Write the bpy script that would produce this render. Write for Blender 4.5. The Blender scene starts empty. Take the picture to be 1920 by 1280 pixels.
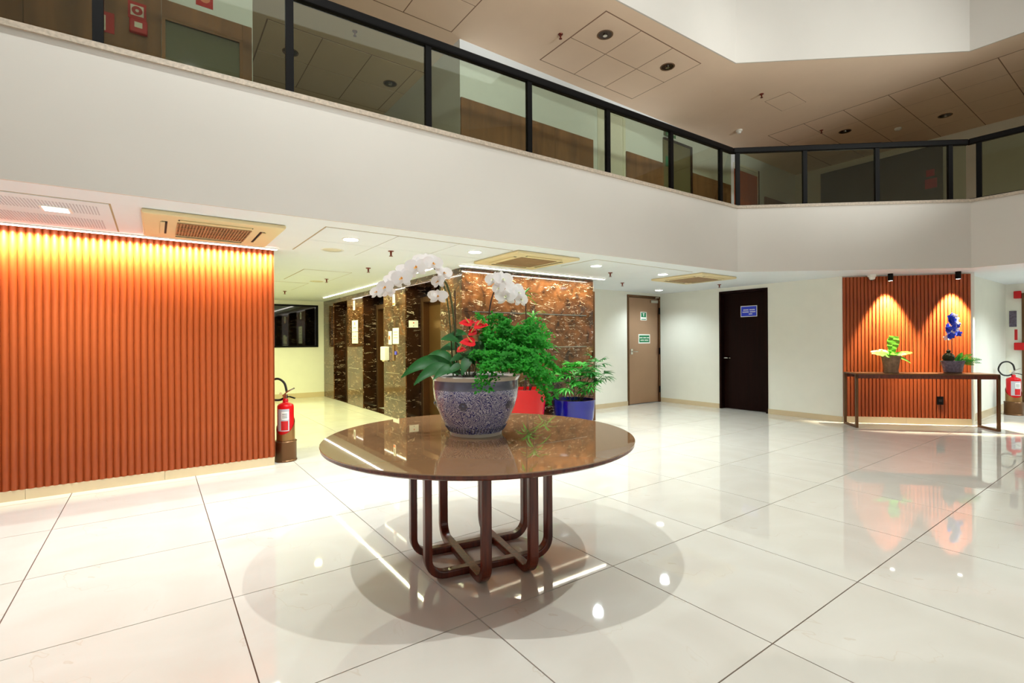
import bpy, math, random
from mathutils import Vector, Matrix
C = bpy.context.scene.collection
PI = math.pi
rnd = random.Random(7)

# ---------------------------------------------------------------- camera
EYE = Vector((0, 0, 1.35)); FPX = 926.0
VD = Vector((.586, .810, 0)).normalized(); RT = Vector((VD.y, -VD.x, 0)); UP = Vector((0, 0, 1))
ROLL = math.radians(.35)
RC = RT*math.cos(ROLL) - UP*math.sin(ROLL); UC = RT*math.sin(ROLL) + UP*math.cos(ROLL)
cd = bpy.data.cameras.new('camera'); cam = bpy.data.objects.new('camera', cd); C.objects.link(cam)
cd.sensor_width = 36; cd.lens = FPX/1920*36; cd.clip_start = .05; cd.clip_end = 100
m = Matrix.Identity(4)
for i in range(3): m[i][0], m[i][1], m[i][2], m[i][3] = RC[i], UC[i], -VD[i], EYE[i]
cam.matrix_world = m
bpy.context.scene.camera = cam
def at(px, py, d):      # the point at depth d (metres along the view axis) that the photograph shows at px, py
    return EYE + (VD + RC*((px-960)/FPX) + UC*((640-py)/FPX))*d

# ---------------------------------------------------------------- world, lamps, exposure
w = bpy.data.worlds.new('world'); bpy.context.scene.world = w; w.use_nodes = True
w.node_tree.nodes['Background'].inputs[0].default_value = (.9, .85, .8, 1)
w.node_tree.nodes['Background'].inputs[1].default_value = .03
vs = bpy.context.scene.view_settings
vs.view_transform = 'Standard'; vs.look = 'None'; vs.gamma = 1; vs.use_curve_mapping = False; vs.exposure = 0.14
cy = bpy.context.scene.cycles
cy.max_bounces = 10; cy.diffuse_bounces = 5; cy.glossy_bounces = 5; cy.transparent_max_bounces = 12
cy.sample_clamp_indirect = 4; cy.caustics_reflective = False; cy.caustics_refractive = False
WARM = (1, .92, .62); NEUT = (.95, 1, .96); COOL = (.86, .98, 1); YEL = (.95, 1, .45)
def lamp(name, kind, loc, power, col, aim=None, **kw):
    l = bpy.data.lights.new(name, kind); l.energy = power; l.color = col
    for k, v in kw.items(): setattr(l, k, v)
    o = bpy.data.objects.new(name, l); C.objects.link(o); o.location = loc
    if aim is not None: o.rotation_euler = (Vector(aim)-Vector(loc)).to_track_quat('-Z', 'Y').to_euler()
    return o
TC = Vector((1.66, 2.64, 0))            # centre of the round table
LA = TC - RT*2.0 - VD*1.6; LB = TC + RT*3.4 - VD*1.3
for nm, L in (('atrium_spot', LA), ('atrium_spot', LB)):
    lamp(nm, 'SPOT', (L.x, L.y, 7.5), 700, NEUT, (L.x*.6+TC.x*.4, L.y*.6+TC.y*.4, 0), spot_size=math.radians(85), spot_blend=.6, shadow_soft_size=.05)
lamp('atrium_fill', 'AREA', (3.2, .6, 7.6), 95, NEUT, (3.2, .6, 0), shape='RECTANGLE', size=6, size_y=4.5)  # added soft ambient fill under the closed atrium top, no real skylight
lamp('lobby_fill', 'AREA', (2.6, -4.7, 1.5), 36, NEUT, (2.6, 0, 1.9), shape='RECTANGLE', size=9, size_y=2.4)  # added fill behind the camera, stands in for bounce from the unseen lobby
for x in (0, 3.5, 7):
    lamp('upper_wall_fill', 'SPOT', (x, -4.2, 7.3), 500, NEUT, (x+1.6, 5.93, 4.3), spot_size=math.radians(42), spot_blend=.7, shadow_soft_size=.1)  # added fill spots to brighten the upstairs walls, no fittings there
DOWN = [(-.6, 5.05), (1.58, 4.9), (2.96, 4.8), (4.87, 4.77), (6.35, 4.8), (8.28, 6.36)]
for i, (x, y) in enumerate(DOWN):
    lamp('downlight_lamp', 'SPOT', (x, y, 2.33), (150, 120, 120, 120, 120, 55)[i], COOL, (x, y, 0), spot_size=math.radians(140), spot_blend=.8, shadow_soft_size=.06)

for x, y in ((2.2, 8.6), (2.2, 11.2)):
    lamp('corridor_lamp', 'SPOT', (x, y, 2.33), 130, YEL, (x, y, 0), spot_size=math.radians(140), spot_blend=.8, shadow_soft_size=.06)
for x, y in ((11.3, .9), (12.6, .3)):
    lamp('side_hall_fill', 'SPOT', (x, y, 2.33), 130, COOL, (x, y, 0), spot_size=math.radians(140), spot_blend=.8, shadow_soft_size=.06)  # added fill to lift the walls at far right, no fittings built

for x in (0, 3.5, 7):
    lamp('ceiling_fill', 'SPOT', (x, -4.3, 2.7), 1250, NEUT, (x+1.6, 5.3, 5.65), spot_size=math.radians(36), spot_blend=1, shadow_soft_size=.2)  # added fill aimed up to brighten the upper ceiling, no such fixtures
# ---------------------------------------------------------------- materials
def srgb(*c):
    return tuple(((v/255)/12.92 if v/255 <= .04045 else ((v/255+.055)/1.055)**2.4) for v in c) + (1,)
def mat(name, col, rough=.5, metal=0, spec=.5, emit=None, es=1, coat=0, bump=0, bscale=50, var=0, vscale=4):
    m = bpy.data.materials.new(name); m.use_nodes = True; nt = m.node_tree; b = nt.nodes['Principled BSDF']
    b.inputs['Base Color'].default_value = col; b.inputs['Roughness'].default_value = rough
    b.inputs['Metallic'].default_value = metal; b.inputs['Specular IOR Level'].default_value = spec
    b.inputs['Coat Weight'].default_value = coat
    if emit: b.inputs['Emission Color'].default_value = emit; b.inputs['Emission Strength'].default_value = es
    tc = nt.nodes.new('ShaderNodeTexCoord')
    n = nt.nodes.new('ShaderNodeTexNoise'); n.inputs['Scale'].default_value = vscale; n.inputs['Detail'].default_value = 4
    nt.links.new(tc.outputs['Object'], n.inputs['Vector'])
    mx = nt.nodes.new('ShaderNodeMixRGB'); mx.blend_type = 'MULTIPLY'
    v = var if var else .04
    rp = nt.nodes.new('ShaderNodeValToRGB')
    rp.color_ramp.elements[0].color = (1-v, 1-v, 1-v, 1); rp.color_ramp.elements[1].color = (1, 1, 1, 1)
    rp.color_ramp.elements[0].position = .3; rp.color_ramp.elements[1].position = .7
    nt.links.new(n.outputs['Fac'], rp.inputs['Fac'])
    mx.inputs['Fac'].default_value = 1; mx.inputs['Color1'].default_value = col
    nt.links.new(rp.outputs['Color'], mx.inputs['Color2']); nt.links.new(mx.outputs['Color'], b.inputs['Base Color'])
    if bump:
        n2 = nt.nodes.new('ShaderNodeTexNoise'); n2.inputs['Scale'].default_value = bscale
        nt.links.new(tc.outputs['Object'], n2.inputs['Vector'])
        bp = nt.nodes.new('ShaderNodeBump'); bp.inputs['Strength'].default_value = bump; bp.inputs['Distance'].default_value = .01
        nt.links.new(n2.outputs['Fac'], bp.inputs['Height']); nt.links.new(bp.outputs['Normal'], b.inputs['Normal'])
    return m
def marble(name, dark, mid, vein, rough=.12, scale=1.6, veins=1.0):
    m = bpy.data.materials.new(name); m.use_nodes = True; nt = m.node_tree; N = nt.nodes; L = nt.links
    b = N['Principled BSDF']; b.inputs['Roughness'].default_value = rough; b.inputs['Specular IOR Level'].default_value = .7
    tc = N.new('ShaderNodeTexCoord')
    n1 = N.new('ShaderNodeTexNoise'); n1.inputs['Scale'].default_value = scale*2.2; n1.inputs['Detail'].default_value = 8; n1.inputs['Distortion'].default_value = .9
    L.new(tc.outputs['Object'], n1.inputs['Vector'])
    r1 = N.new('ShaderNodeValToRGB'); r1.color_ramp.elements[0].position = .35; r1.color_ramp.elements[1].position = .68
    r1.color_ramp.elements[0].color = dark; r1.color_ramp.elements[1].color = mid; L.new(n1.outputs['Fac'], r1.inputs['Fac'])
    out = r1.outputs['Color']
    for k, (sc, rot, wd, thr) in enumerate(((1.3, .7, .006, .55), (3.2, -.5, .010, .60))):
        mp = N.new('ShaderNodeMapping'); mp.inputs['Rotation'].default_value = (rot, rot*.7, rot); mp.inputs['Scale'].default_value = (1, 1, 4.0)
        L.new(tc.outputs['Object'], mp.inputs['Vector'])
        nz = N.new('ShaderNodeTexNoise'); nz.inputs['Scale'].default_value = sc*scale; nz.inputs['Detail'].default_value = 5; nz.inputs['Roughness'].default_value = .55
        nz.inputs['Distortion'].default_value = .8
        L.new(mp.outputs['Vector'], nz.inputs['Vector'])
        s = N.new('ShaderNodeMath'); s.operation = 'SUBTRACT'; s.inputs[1].default_value = .5; L.new(nz.outputs['Fac'], s.inputs[0])
        a = N.new('ShaderNodeMath'); a.operation = 'ABSOLUTE'; L.new(s.outputs[0], a.inputs[0])
        r = N.new('ShaderNodeValToRGB'); r.color_ramp.elements[0].position = 0; r.color_ramp.elements[1].position = wd*veins
        r.color_ramp.elements[0].color = (1, 1, 1, 1); r.color_ramp.elements[1].color = (0, 0, 0, 1); L.new(a.outputs[0], r.inputs['Fac'])
        n3 = N.new('ShaderNodeTexNoise'); n3.inputs['Scale'].default_value = 3.1*scale; L.new(mp.outputs['Vector'], n3.inputs['Vector'])
        r3 = N.new('ShaderNodeValToRGB'); r3.color_ramp.elements[0].position = thr-.03; r3.color_ramp.elements[1].position = thr+.05; L.new(n3.outputs['Fac'], r3.inputs['Fac'])
        mu = N.new('ShaderNodeMath'); mu.operation = 'MULTIPLY'; L.new(r.outputs['Color'], mu.inputs[0]); L.new(r3.outputs['Color'], mu.inputs[1])
        mx = N.new('ShaderNodeMixRGB'); mx.inputs['Color2'].default_value = vein; L.new(mu.outputs[0], mx.inputs['Fac']); L.new(out, mx.inputs['Color1'])
        out = mx.outputs['Color']
    L.new(out, b.inputs['Base Color'])
    return m
def wood(name, c1, c2, rough=.4, sx=14, sz=1.0, axis='Z', coat=0, spec=.4):
    m = bpy.data.materials.new(name); m.use_nodes = True; nt = m.node_tree; N = nt.nodes; L = nt.links
    b = N['Principled BSDF']; b.inputs['Roughness'].default_value = rough; b.inputs['Coat Weight'].default_value = coat
    tc = N.new('ShaderNodeTexCoord'); mp = N.new('ShaderNodeMapping')
    mp.inputs['Scale'].default_value = (sx, sx, sz) if axis == 'Z' else (sz, sx, sx)
    L.new(tc.outputs['Object'], mp.inputs['Vector'])
    n = N.new('ShaderNodeTexNoise'); n.inputs['Scale'].default_value = 1.5; n.inputs['Detail'].default_value = 6; n.inputs['Distortion'].default_value = .6
    L.new(mp.outputs['Vector'], n.inputs['Vector'])
    r = N.new('ShaderNodeValToRGB'); r.color_ramp.elements[0].color = c1; r.color_ramp.elements[1].color = c2
    r.color_ramp.elements[0].position = .3; r.color_ramp.elements[1].position = .7
    b.inputs['Specular IOR Level'].default_value = spec
    L.new(n.outputs['Fac'], r.inputs['Fac']); L.new(r.outputs['Color'], b.inputs['Base Color'])
    return m
def glassy(name, tint, refl=.10):
    m = bpy.data.materials.new(name); m.use_nodes = True; nt = m.node_tree; N = nt.nodes; L = nt.links
    N.remove(N['Principled BSDF'])
    t = N.new('ShaderNodeBsdfTransparent'); t.inputs[0].default_value = tint
    ge = N.new('ShaderNodeNewGeometry'); im = N.new('ShaderNodeMath'); im.operation = 'MULTIPLY_ADD'; im.inputs[1].default_value = 1/1.5-1.5; im.inputs[2].default_value = 1.5; L.new(ge.outputs['Backfacing'], im.inputs[0])
    g = N.new('ShaderNodeBsdfGlossy'); g.inputs['Roughness'].default_value = .02; g.inputs[0].default_value = (1, 1, 1, 1)
    fr = N.new('ShaderNodeFresnel'); fr.inputs[0].default_value = 1.5
    L.new(im.outputs[0], fr.inputs[0])
    mx = N.new('ShaderNodeMixShader'); L.new(fr.outputs[0], mx.inputs[0]); L.new(t.outputs[0], mx.inputs[1]); L.new(g.outputs[0], mx.inputs[2])
    L.new(mx.outputs[0], N['Material Output'].inputs['Surface'])
    return m
M = {}
M['white'] = mat('white_paint', srgb(236, 242, 248), .6, var=.02)
M['cream'] = mat('cream_paint', srgb(240, 239, 228), .6, var=.03)
M['fascia'] = mat('fascia_paint', srgb(214, 207, 200), .55, var=.03, vscale=1.5)
M['ceil_up'] = mat('beige_ceiling_paint', srgb(242, 216, 192), .8, var=.04, vscale=2)
M['tile'] = marble('polished_tile', srgb(222, 216, 206), srgb(232, 228, 220), srgb(218, 208, 194), .035, .55, .6)
M['grout'] = mat('grout', srgb(110, 78, 62), .8)
M['flute'] = wood('fluted_veneer', srgb(138, 58, 26), srgb(178, 84, 34), .42, 9, .5)
M['wainscot'] = wood('wainscot_veneer', srgb(120, 82, 54), srgb(160, 112, 76), .5, 5, .6)
M['walnut'] = wood('red_brown_wood', srgb(62, 22, 12), srgb(112, 46, 24), .3, 30, 2, coat=.2)
M['darkwood'] = wood('dark_door_veneer', srgb(20, 6, 4), srgb(30, 10, 6), .5, 20, 1, spec=.08)
M['brown_marble'] = marble('brown_marble', srgb(44, 25, 13), srgb(104, 66, 38), srgb(240, 226, 200), .08, 2.2, 1.5)
M['dark_marble'] = marble('dark_marble', srgb(26, 12, 8), srgb(60, 34, 20), srgb(235, 215, 190), .1, 1.5, 1.2)
M['skirting'] = mat('skirting_tile', srgb(214, 194, 160), .25, var=.06)
M['bronze'] = mat('bronze_metal', srgb(158, 120, 76), .28, .85, var=.1)
M['bronze_dk'] = mat('dark_bronze_metal', srgb(110, 78, 52), .35, .8, var=.12)
M['steel'] = mat('brushed_taupe_steel', srgb(176, 142, 116), .32, .6, var=.08, vscale=2)
M['chrome'] = mat('chrome', srgb(215, 212, 205), .15, 1)
M['black'] = mat('black_metal', srgb(10, 7, 7), .5, 0, .12)
M['blackglass'] = mat('black_glass', srgb(4, 5, 4), .04, 0, .9)
M['dark'] = mat('dark_void', srgb(10, 8, 7), .8)
M['granite'] = mat('speckled_granite', srgb(205, 188, 170), .4, var=.35, vscale=45)
M['led'] = mat('led_diffuser', (1, 1, 1, 1), .5, emit=(1, .96, .88, 1), es=14)
M['led_dn'] = mat('downlight_diffuser', (1, 1, 1, 1), .5, emit=(.94, .97, 1, 1), es=12)
M['plastic'] = mat('white_plastic', srgb(240, 238, 232), .4)
M['ivory'] = mat('ivory_plastic', srgb(232, 214, 168), .45)
M['grille'] = mat('brown_grille', srgb(110, 80, 52), .5)
M['red'] = mat('red_paint', srgb(200, 10, 20), .3, 0, .35)
M['redmatte'] = mat('red_sign_vinyl', srgb(200, 20, 28), .5)
M['green_sign'] = mat('green_sign_vinyl', srgb(6, 120, 76), .5)
M['blue_sign'] = mat('blue_sign_vinyl', srgb(36, 60, 205), .4)
M['paper'] = mat('white_paper', srgb(242, 242, 236), .6)
M['orange'] = mat('orange_print', srgb(225, 100, 50), .6)
M['ink'] = mat('dark_ink', srgb(60, 60, 60), .6)
M['glass'] = glassy('bronze_tinted_glass', (.72, .75, .64, 1))
M['sprink'] = mat('copper_sprinkler', srgb(120, 50, 34), .35, .5)
M['rubber'] = mat('black_rubber', srgb(22, 16, 16), .5)
M['soil'] = mat('dark_soil', srgb(28, 20, 14), .9, bump=.6, bscale=60, var=.4, vscale=30)
M['leaf'] = mat('deep_green_leaf', srgb(36, 108, 44), .42, 0, .3, var=.25, vscale=12)
M['leaf_bright'] = mat('bright_green_leaf', srgb(56, 160, 52), .45, var=.3, vscale=20)  # brighter leaf green of the lady palm, dracaena and sword fern
M['fern'] = mat('fern_green', srgb(56, 182, 48), .6, 0, .3, var=.5, vscale=12)
M['lime'] = mat('lime_green_leaf', srgb(120, 205, 70), .45, var=.25, vscale=10)
M['stem'] = mat('plant_stem', srgb(74, 84, 44), .5)
M['stem_dk'] = mat('brown_stem', srgb(60, 40, 30), .5)
M['petal'] = mat('white_petal', srgb(252, 250, 252), .6, 0, .2, var=.01)
M['lip'] = mat('yellow_flower_throat', srgb(224, 160, 60), .5)
M['redpetal'] = mat('glossy_red_spathe', srgb(220, 8, 24), .5, 0, .2)
M['spadix'] = mat('yellow_spadix', srgb(230, 170, 90), .5)
M['bluepetal'] = mat('blue_petal', srgb(40, 70, 225), .5, var=.5, vscale=60)
M['redpot'] = mat('red_glazed_ceramic', srgb(178, 4, 8), .2, 0, .3)
M['bluepot'] = mat('cobalt_glazed_ceramic', srgb(4, 18, 130), .1, 0, .5)
M['porcelain'] = mat('white_porcelain', srgb(222, 220, 214), .12, coat=.5)
M['stonepot'] = mat('crumpled_brown_stoneware', srgb(150, 116, 88), .7, bump=1, bscale=26, var=.35, vscale=22)
M['greypot'] = mat('mottled_grey_stoneware', srgb(120, 108, 130), .5, bump=1, bscale=30, var=.6, vscale=34)
M['moss'] = mat('dark_moss', srgb(40, 46, 18), .9, bump=1, bscale=80, var=.4, vscale=50)
M['top'] = mat('brown_lacquered_glass', srgb(142, 106, 74), .02, 0, .8)
M['orangedoor'] = wood('orange_door_veneer', srgb(176, 84, 44), srgb(196, 98, 54), .5, 10, 1)
def pot_material():
    m = bpy.data.materials.new('blue_white_glaze'); m.use_nodes = True; nt = m.node_tree; N = nt.nodes; L = nt.links
    b = N['Principled BSDF']; b.inputs['Roughness'].default_value = .14; b.inputs['Coat Weight'].default_value = .5
    tc = N.new('ShaderNodeTexCoord')
    n0 = N.new('ShaderNodeTexNoise'); n0.inputs['Scale'].default_value = 14; L.new(tc.outputs['Object'], n0.inputs['Vector'])
    ad = N.new('ShaderNodeMixRGB'); ad.blend_type = 'ADD'; ad.inputs['Fac'].default_value = .06; L.new(tc.outputs['Object'], ad.inputs['Color1']); L.new(n0.outputs['Color'], ad.inputs['Color2'])
    v = N.new('ShaderNodeTexVoronoi'); v.feature = 'F1'; v.inputs['Scale'].default_value = 20; L.new(ad.outputs['Color'], v.inputs['Vector'])
    ml = N.new('ShaderNodeMath'); ml.operation = 'MULTIPLY'; ml.inputs[1].default_value = 42; L.new(v.outputs['Distance'], ml.inputs[0])
    sn = N.new('ShaderNodeMath'); sn.operation = 'SINE'; L.new(ml.outputs[0], sn.inputs[0])
    n = N.new('ShaderNodeTexNoise'); n.inputs['Scale'].default_value = 75; n.inputs['Detail'].default_value = 3; n.inputs['Distortion'].default_value = 2; L.new(tc.outputs['Object'], n.inputs['Vector'])
    a = N.new('ShaderNodeMath'); a.operation = 'MULTIPLY_ADD'; a.inputs[1].default_value = .17; L.new(sn.outputs[0], a.inputs[0]); L.new(n.outputs['Fac'], a.inputs[2])
    r = N.new('ShaderNodeValToRGB'); r.color_ramp.elements[0].position = .40; r.color_ramp.elements[1].position = .60
    r.color_ramp.elements[0].color = srgb(52, 60, 150); r.color_ramp.elements[1].color = srgb(214, 220, 250); L.new(a.outputs[0], r.inputs['Fac'])
    L.new(r.outputs['Color'], b.inputs['Base Color'])
    return m
def translucent(m, k):
    nt = m.node_tree; N = nt.nodes; L = nt.links; b = N['Principled BSDF']; t = N.new('ShaderNodeBsdfTranslucent'); mx = N.new('ShaderNodeMixShader'); mx.inputs[0].default_value = k
    src = b.inputs['Base Color'].links[0].from_socket; L.new(src, t.inputs[0]); L.new(b.outputs[0], mx.inputs[1]); L.new(t.outputs[0], mx.inputs[2]); L.new(mx.outputs[0], N['Material Output'].inputs['Surface'])
for k_, v_ in (('petal', .45), ('fern', .4), ('leaf_bright', .35), ('lime', .4), ('leaf', .15), ('bluepetal', .2)): translucent(M[k_], v_)
M['bluewhite'] = pot_material()
M['greyglaze'] = mat('grey_blue_glaze', srgb(112, 120, 150), .15, coat=.5, var=.2, vscale=20)

# ---------------------------------------------------------------- mesh helpers
class MB:
    def __init__(s): s.v = []; s.f = []
    def add(s, vs, fs):
        n = len(s.v); s.v += [tuple(p) for p in vs]; s.f += [tuple(i+n for i in f) for f in fs]; return s
    def box(s, x0, x1, y0, y1, z0, z1):
        vs = [(x, y, z) for x in (x0, x1) for y in (y0, y1) for z in (z0, z1)]
        return s.add(vs, [(0, 1, 3, 2), (4, 6, 7, 5), (0, 4, 5, 1), (2, 3, 7, 6), (0, 2, 6, 4), (1, 5, 7, 3)])
    def lathe(s, prof, n=40, c=(0, 0), cap0=True, cap1=True, sx=1, sy=1):
        vs = []; fs = []; k = len(prof)
        for i in range(n):
            a = 2*PI*i/n
            for r, z in prof: vs.append((c[0]+r*math.cos(a)*sx, c[1]+r*math.sin(a)*sy, z))
        for i in range(n):
            j = (i+1) % n
            for q in range(k-1): fs.append((i*k+q, j*k+q, j*k+q+1, i*k+q+1))
        if cap0: fs.append(tuple(i*k for i in range(n))[::-1])
        if cap1: fs.append(tuple(i*k+k-1 for i in range(n)))
        return s.add(vs, fs)
    def cyl(s, p, q, r, n=16, r2=None):
        return s.tube([p, q], [r, r if r2 is None else r2], n)
    def tube(s, pts, rad, n=8, cap=True, closed=False):
        pts = [Vector(p) for p in pts]; k = len(pts)
        if not hasattr(rad, '__len__'): rad = [rad]*k
        vs = []; fs = []; nx = None
        for i, p in enumerate(pts):
            t = (pts[min(i+1, k-1)]-pts[max(i-1, 0)]).normalized()
            if nx is None: nx = t.orthogonal().normalized()
            nx = (nx - t*nx.dot(t)).normalized(); ny = t.cross(nx)
            for j in range(n):
                a = 2*PI*j/n; vs.append(p+(nx*math.cos(a)+ny*math.sin(a))*rad[i])
        for i in range(k-1):
            for j in range(n): fs.append((i*n+j, i*n+(j+1) % n, (i+1)*n+(j+1) % n, (i+1)*n+j))
        if cap: fs.append(tuple(range(n))[::-1]); fs.append(tuple((k-1)*n+j for j in range(n)))
        return s.add(vs, fs)
    def bar(s, pts, wn, hn, side):      # rectangular section swept along pts; side = fixed sideways axis
        pts = [Vector(p) for p in pts]; side = Vector(side).normalized(); k = len(pts); vs = []; fs = []
        for i, p in enumerate(pts):
            t = (pts[min(i+1, k-1)]-pts[max(i-1, 0)]).normalized(); up = side.cross(t).normalized()
            for a, b in ((-1, -1), (1, -1), (1, 1), (-1, 1)): vs.append(p+side*wn/2*a+up*hn/2*b)
        for i in range(k-1):
            for j in range(4): fs.append((i*4+j, i*4+(j+1) % 4, (i+1)*4+(j+1) % 4, (i+1)*4+j))
        fs.append((3, 2, 1, 0)); fs.append(tuple((k-1)*4+j for j in range(4)))
        return s.add(vs, fs)
    def poly(s, pts, z0, z1):           # vertical prism over an xy outline
        n = len(pts); vs = [(x, y, z0) for x, y in pts]+[(x, y, z1) for x, y in pts]
        fs = [tuple(range(n))[::-1], tuple(range(n, 2*n))]+[(i, (i+1) % n, n+(i+1) % n, n+i) for i in range(n)]
        return s.add(vs, fs)
    def leaf(s, base, d, up, L, W, droop=.3, seg=8, fold=.15, shape=None, wave=0, tip=1.0):
        base = Vector(base); d = Vector(d).normalized(); up = Vector(up); side = d.cross(up).normalized(); up = side.cross(d).normalized()
        vs = []; fs = []
        for i in range(seg+1):
            t = i/seg; wv = (shape(t) if shape else math.sin(PI*min(1, t*.96+.04)**.75))*W/2
            c = base + d*L*t*(1-droop*.25*t) + up*0 - Vector((0, 0, 1))*L*droop*t*t
            wz = wave*math.sin(i*2.3+L*40)*W
            vs += [c+side*wv+up*(wv*fold+wz), c, c-side*wv+up*(wv*fold-wz)]
        for i in range(seg):
            a = i*3; fs += [(a, a+1, a+4, a+3), (a+1, a+2, a+5, a+4)]
        return s.add(vs, fs)
    def build(s, name, m, parent=None, smooth=False, bevel=0, label=None, kind=None):
        me = bpy.data.meshes.new(name); me.from_pydata(s.v, [], s.f); me.update()
        if m is not None: me.materials.append(m)
        if smooth:
            me.polygons.foreach_set('use_smooth', [True]*len(me.polygons)); 
        o = bpy.data.objects.new(name, me); C.objects.link(o)
        if parent: o.parent = parent
        if bevel:
            b = o.modifiers.new('bevel', 'BEVEL'); b.width = bevel; b.segments = 2; b.limit_method = 'ANGLE'
        if smooth and not bevel:
            try: me.set_sharp_from_angle(angle=math.radians(38))
            except Exception: pass
        if label: o['label'] = label
        if kind: o['kind'] = kind
        return o
def tag(o, label, cat, group=None):
    o['label'] = label; o['category'] = cat
    if group: o['group'] = group
    return o
def thing(name, label, cat, loc=(0, 0, 0), rz=0, group=None):
    o = bpy.data.objects.new(name, None); C.objects.link(o); o.location = loc; o.rotation_euler = (0, 0, rz); o.empty_display_size = .1
    return tag(o, label, cat, group)
def struct(name, loc=(0, 0, 0), rz=0):
    o = bpy.data.objects.new(name, None); C.objects.link(o); o.location = loc; o.rotation_euler = (0, 0, rz); o['kind'] = 'structure'
    return o
def part(name, src, parent, loc=(0, 0, 0), rot=(0, 0, 0)):      # another part sharing the mesh of src
    c = src.copy(); C.objects.link(c); c.parent = parent; c.location = loc; c.rotation_euler = rot; return c
def copy_tree(o, parent=None):
    c = o.copy(); C.objects.link(c); c.parent = parent
    for ch in [q for q in o.children]: copy_tree(ch, c)
    return c
def bb(*a): return MB().box(*a)

# ---------------------------------------------------------------- setting
HC = 2.38; Z2 = 3.25; ZU = 5.53
A = (-4.6, 4.49); B = (7.13, 4.04); Cc = (9.62, 1.9); Dd = (9.72, -2.6); Ee = (7.2, -4.9); Ff = (-4.6, -4.9)
YF = 5.99; YM = 5.95; XE = 3.45; XR = 9.10; YR = 6.95
W1 = (9.10, 3.37); W2 = (10.30, 2.04)

floor = bb(-5.2, 15, -5.6, 13.2, -.12, -.006).build('floor', M['grout']); floor['kind'] = 'structure'
PIT = .945; TX = .33; TY = 1.105; proto = None; rest = MB(); nt_ = 0
tm = bb(0, PIT-.006, 0, PIT-.006, -.011, 0)
for i in range(-6, 16):
    for j in range(-7, 13):
        x = TX+i*PIT+.003; y = TY+j*PIT+.003; cx, cy_ = x+PIT/2, y+PIT/2
        if cx > 14.9 or cx < -5 or cy_ > 13.3 or cy_ < -5.4: continue
        if cy_ > 7.6 and (cx > 4.2 or cx < .3): continue
        if cy_ > 6.6 and cx < .3: continue
        dep = cx*VD.x+cy_*VD.y; lat = cx*VD.y-cy_*VD.x
        if dep > 1.0 and abs(lat) < dep*1.08+1.2 and nt_ < 290:
            if proto is None: proto = tm.build('tile', M['tile'], floor); proto.location = (x, y, 0)
            else: part('tile', proto, floor, (x, y, 0))
            nt_ += 1
        else: rest.box(x, x+PIT-.006, y, y+PIT-.006, -.011, 0)
rest.build('tile_field', M['tile'], floor, kind='stuff')

def wall_open(name, loc, rz, L, z0, z1, th, openings, m, par=None):
    """local x along the wall, front face at y=0, body behind it (y>0)"""
    s = par or struct(name, loc, rz); mb = MB(); x = 0
    for (a, b, c, d) in sorted(openings):
        mb.box(x, a, 0, th, z0, z1)
        if c > z0: mb.box(a, b, 0, th, z0, c)
        if d < z1: mb.box(a, b, 0, th, d, z1)
        x = b
    mb.box(x, L, 0, th, z0, z1)
    o = mb.build('wall_body', m, s); return s
def skirting(name, loc, rz, spans, h=.09):
    s = struct(name, loc, rz)
    for a, b in spans:
        n = max(1, round((b-a)/.95)); w_ = (b-a)/n
        for k in range(n): bb(a+k*w_+.001, a+(k+1)*w_-.001, -.014, 0, 0, h).build('skirting_tile', M['skirting'], s)
    return s

# left fluted wall (faces -Y), end at x=1.07
wl = struct('wall_left', (0, YF, 0)); 
bb(-5.0, 1.07, .02, .30, 0, HC).build('wall_body', M['cream'], wl)
def flute_mesh(p, dpt, z0, z1, n=10):
    pts = [(p*i/n, -dpt*(math.sin(PI*i/n)**.8)) for i in range(n+1)]
    vs = []; fs = []
    for x, y in pts: vs += [(x, y, z0), (x, y, z1)]
    vs += [(p, .02, z0), (p, .02, z1), (0, .02, z0), (0, .02, z1)]
    k = n+1
    for i in range(n): fs.append((2*i, 2*i+2, 2*i+3, 2*i+1))
    bot = [2*i for i in range(k)]+[2*k, 2*k+2]; top = [2*i+1 for i in range(k)]+[2*k+1, 2*k+3]
    fs += [tuple(bot)[::-1], tuple(top)]
    mb = MB(); mb.add(vs, fs); return mb
FP = .0535
s0 = flute_mesh(FP, .021, .09, HC-.005).build('slat', M['flute'], wl, smooth=True); s0.location = (1.07-FP, 0, 0)
for k in range(1, 112): part('slat', s0, wl, (1.07-FP*(k+1), 0, 0))
bb(1.07, 1.075, -.01, .3, .09, HC).build('edge_trim', M['flute'], wl)
skirting('baseboard_left', (0, YF, 0), 0, [(-4.9, 1.07)])
# corridor walls beyond
wcl = struct('wall_corridor_left', (1.07, 0, 0)); bb(-.2, 0, YF+.3, 12.85, 0, HC).build('wall_body', M['cream'], wcl)
wcf = wall_open('wall_far', (.8, 12.85, 0), 0, 3.2, 0, HC+.12, .2, [(1.1, 2.515, 1.24, 2.28)], M['cream'])
skirting('baseboard_far', (.8, 12.85, 0), 0, [(.1, 2.7)], .12)
win = struct('window_1', (.8, 12.85, 0))
fr = MB(); 
for a in ((1.1, 2.515, -.012, .05, 2.24, 2.28), (1.1, 2.515, -.012, .05, 1.24, 1.28), (1.1, 1.14, -.012, .05, 1.28, 2.24), (2.475, 2.515, -.012, .05, 1.28, 2.24)): fr.box(*a)
fr.build('frame', M['black'], win)
bb(1.14, 2.475, .02, .03, 1.28, 2.24).build('pane', M['blackglass'], win)

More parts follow.
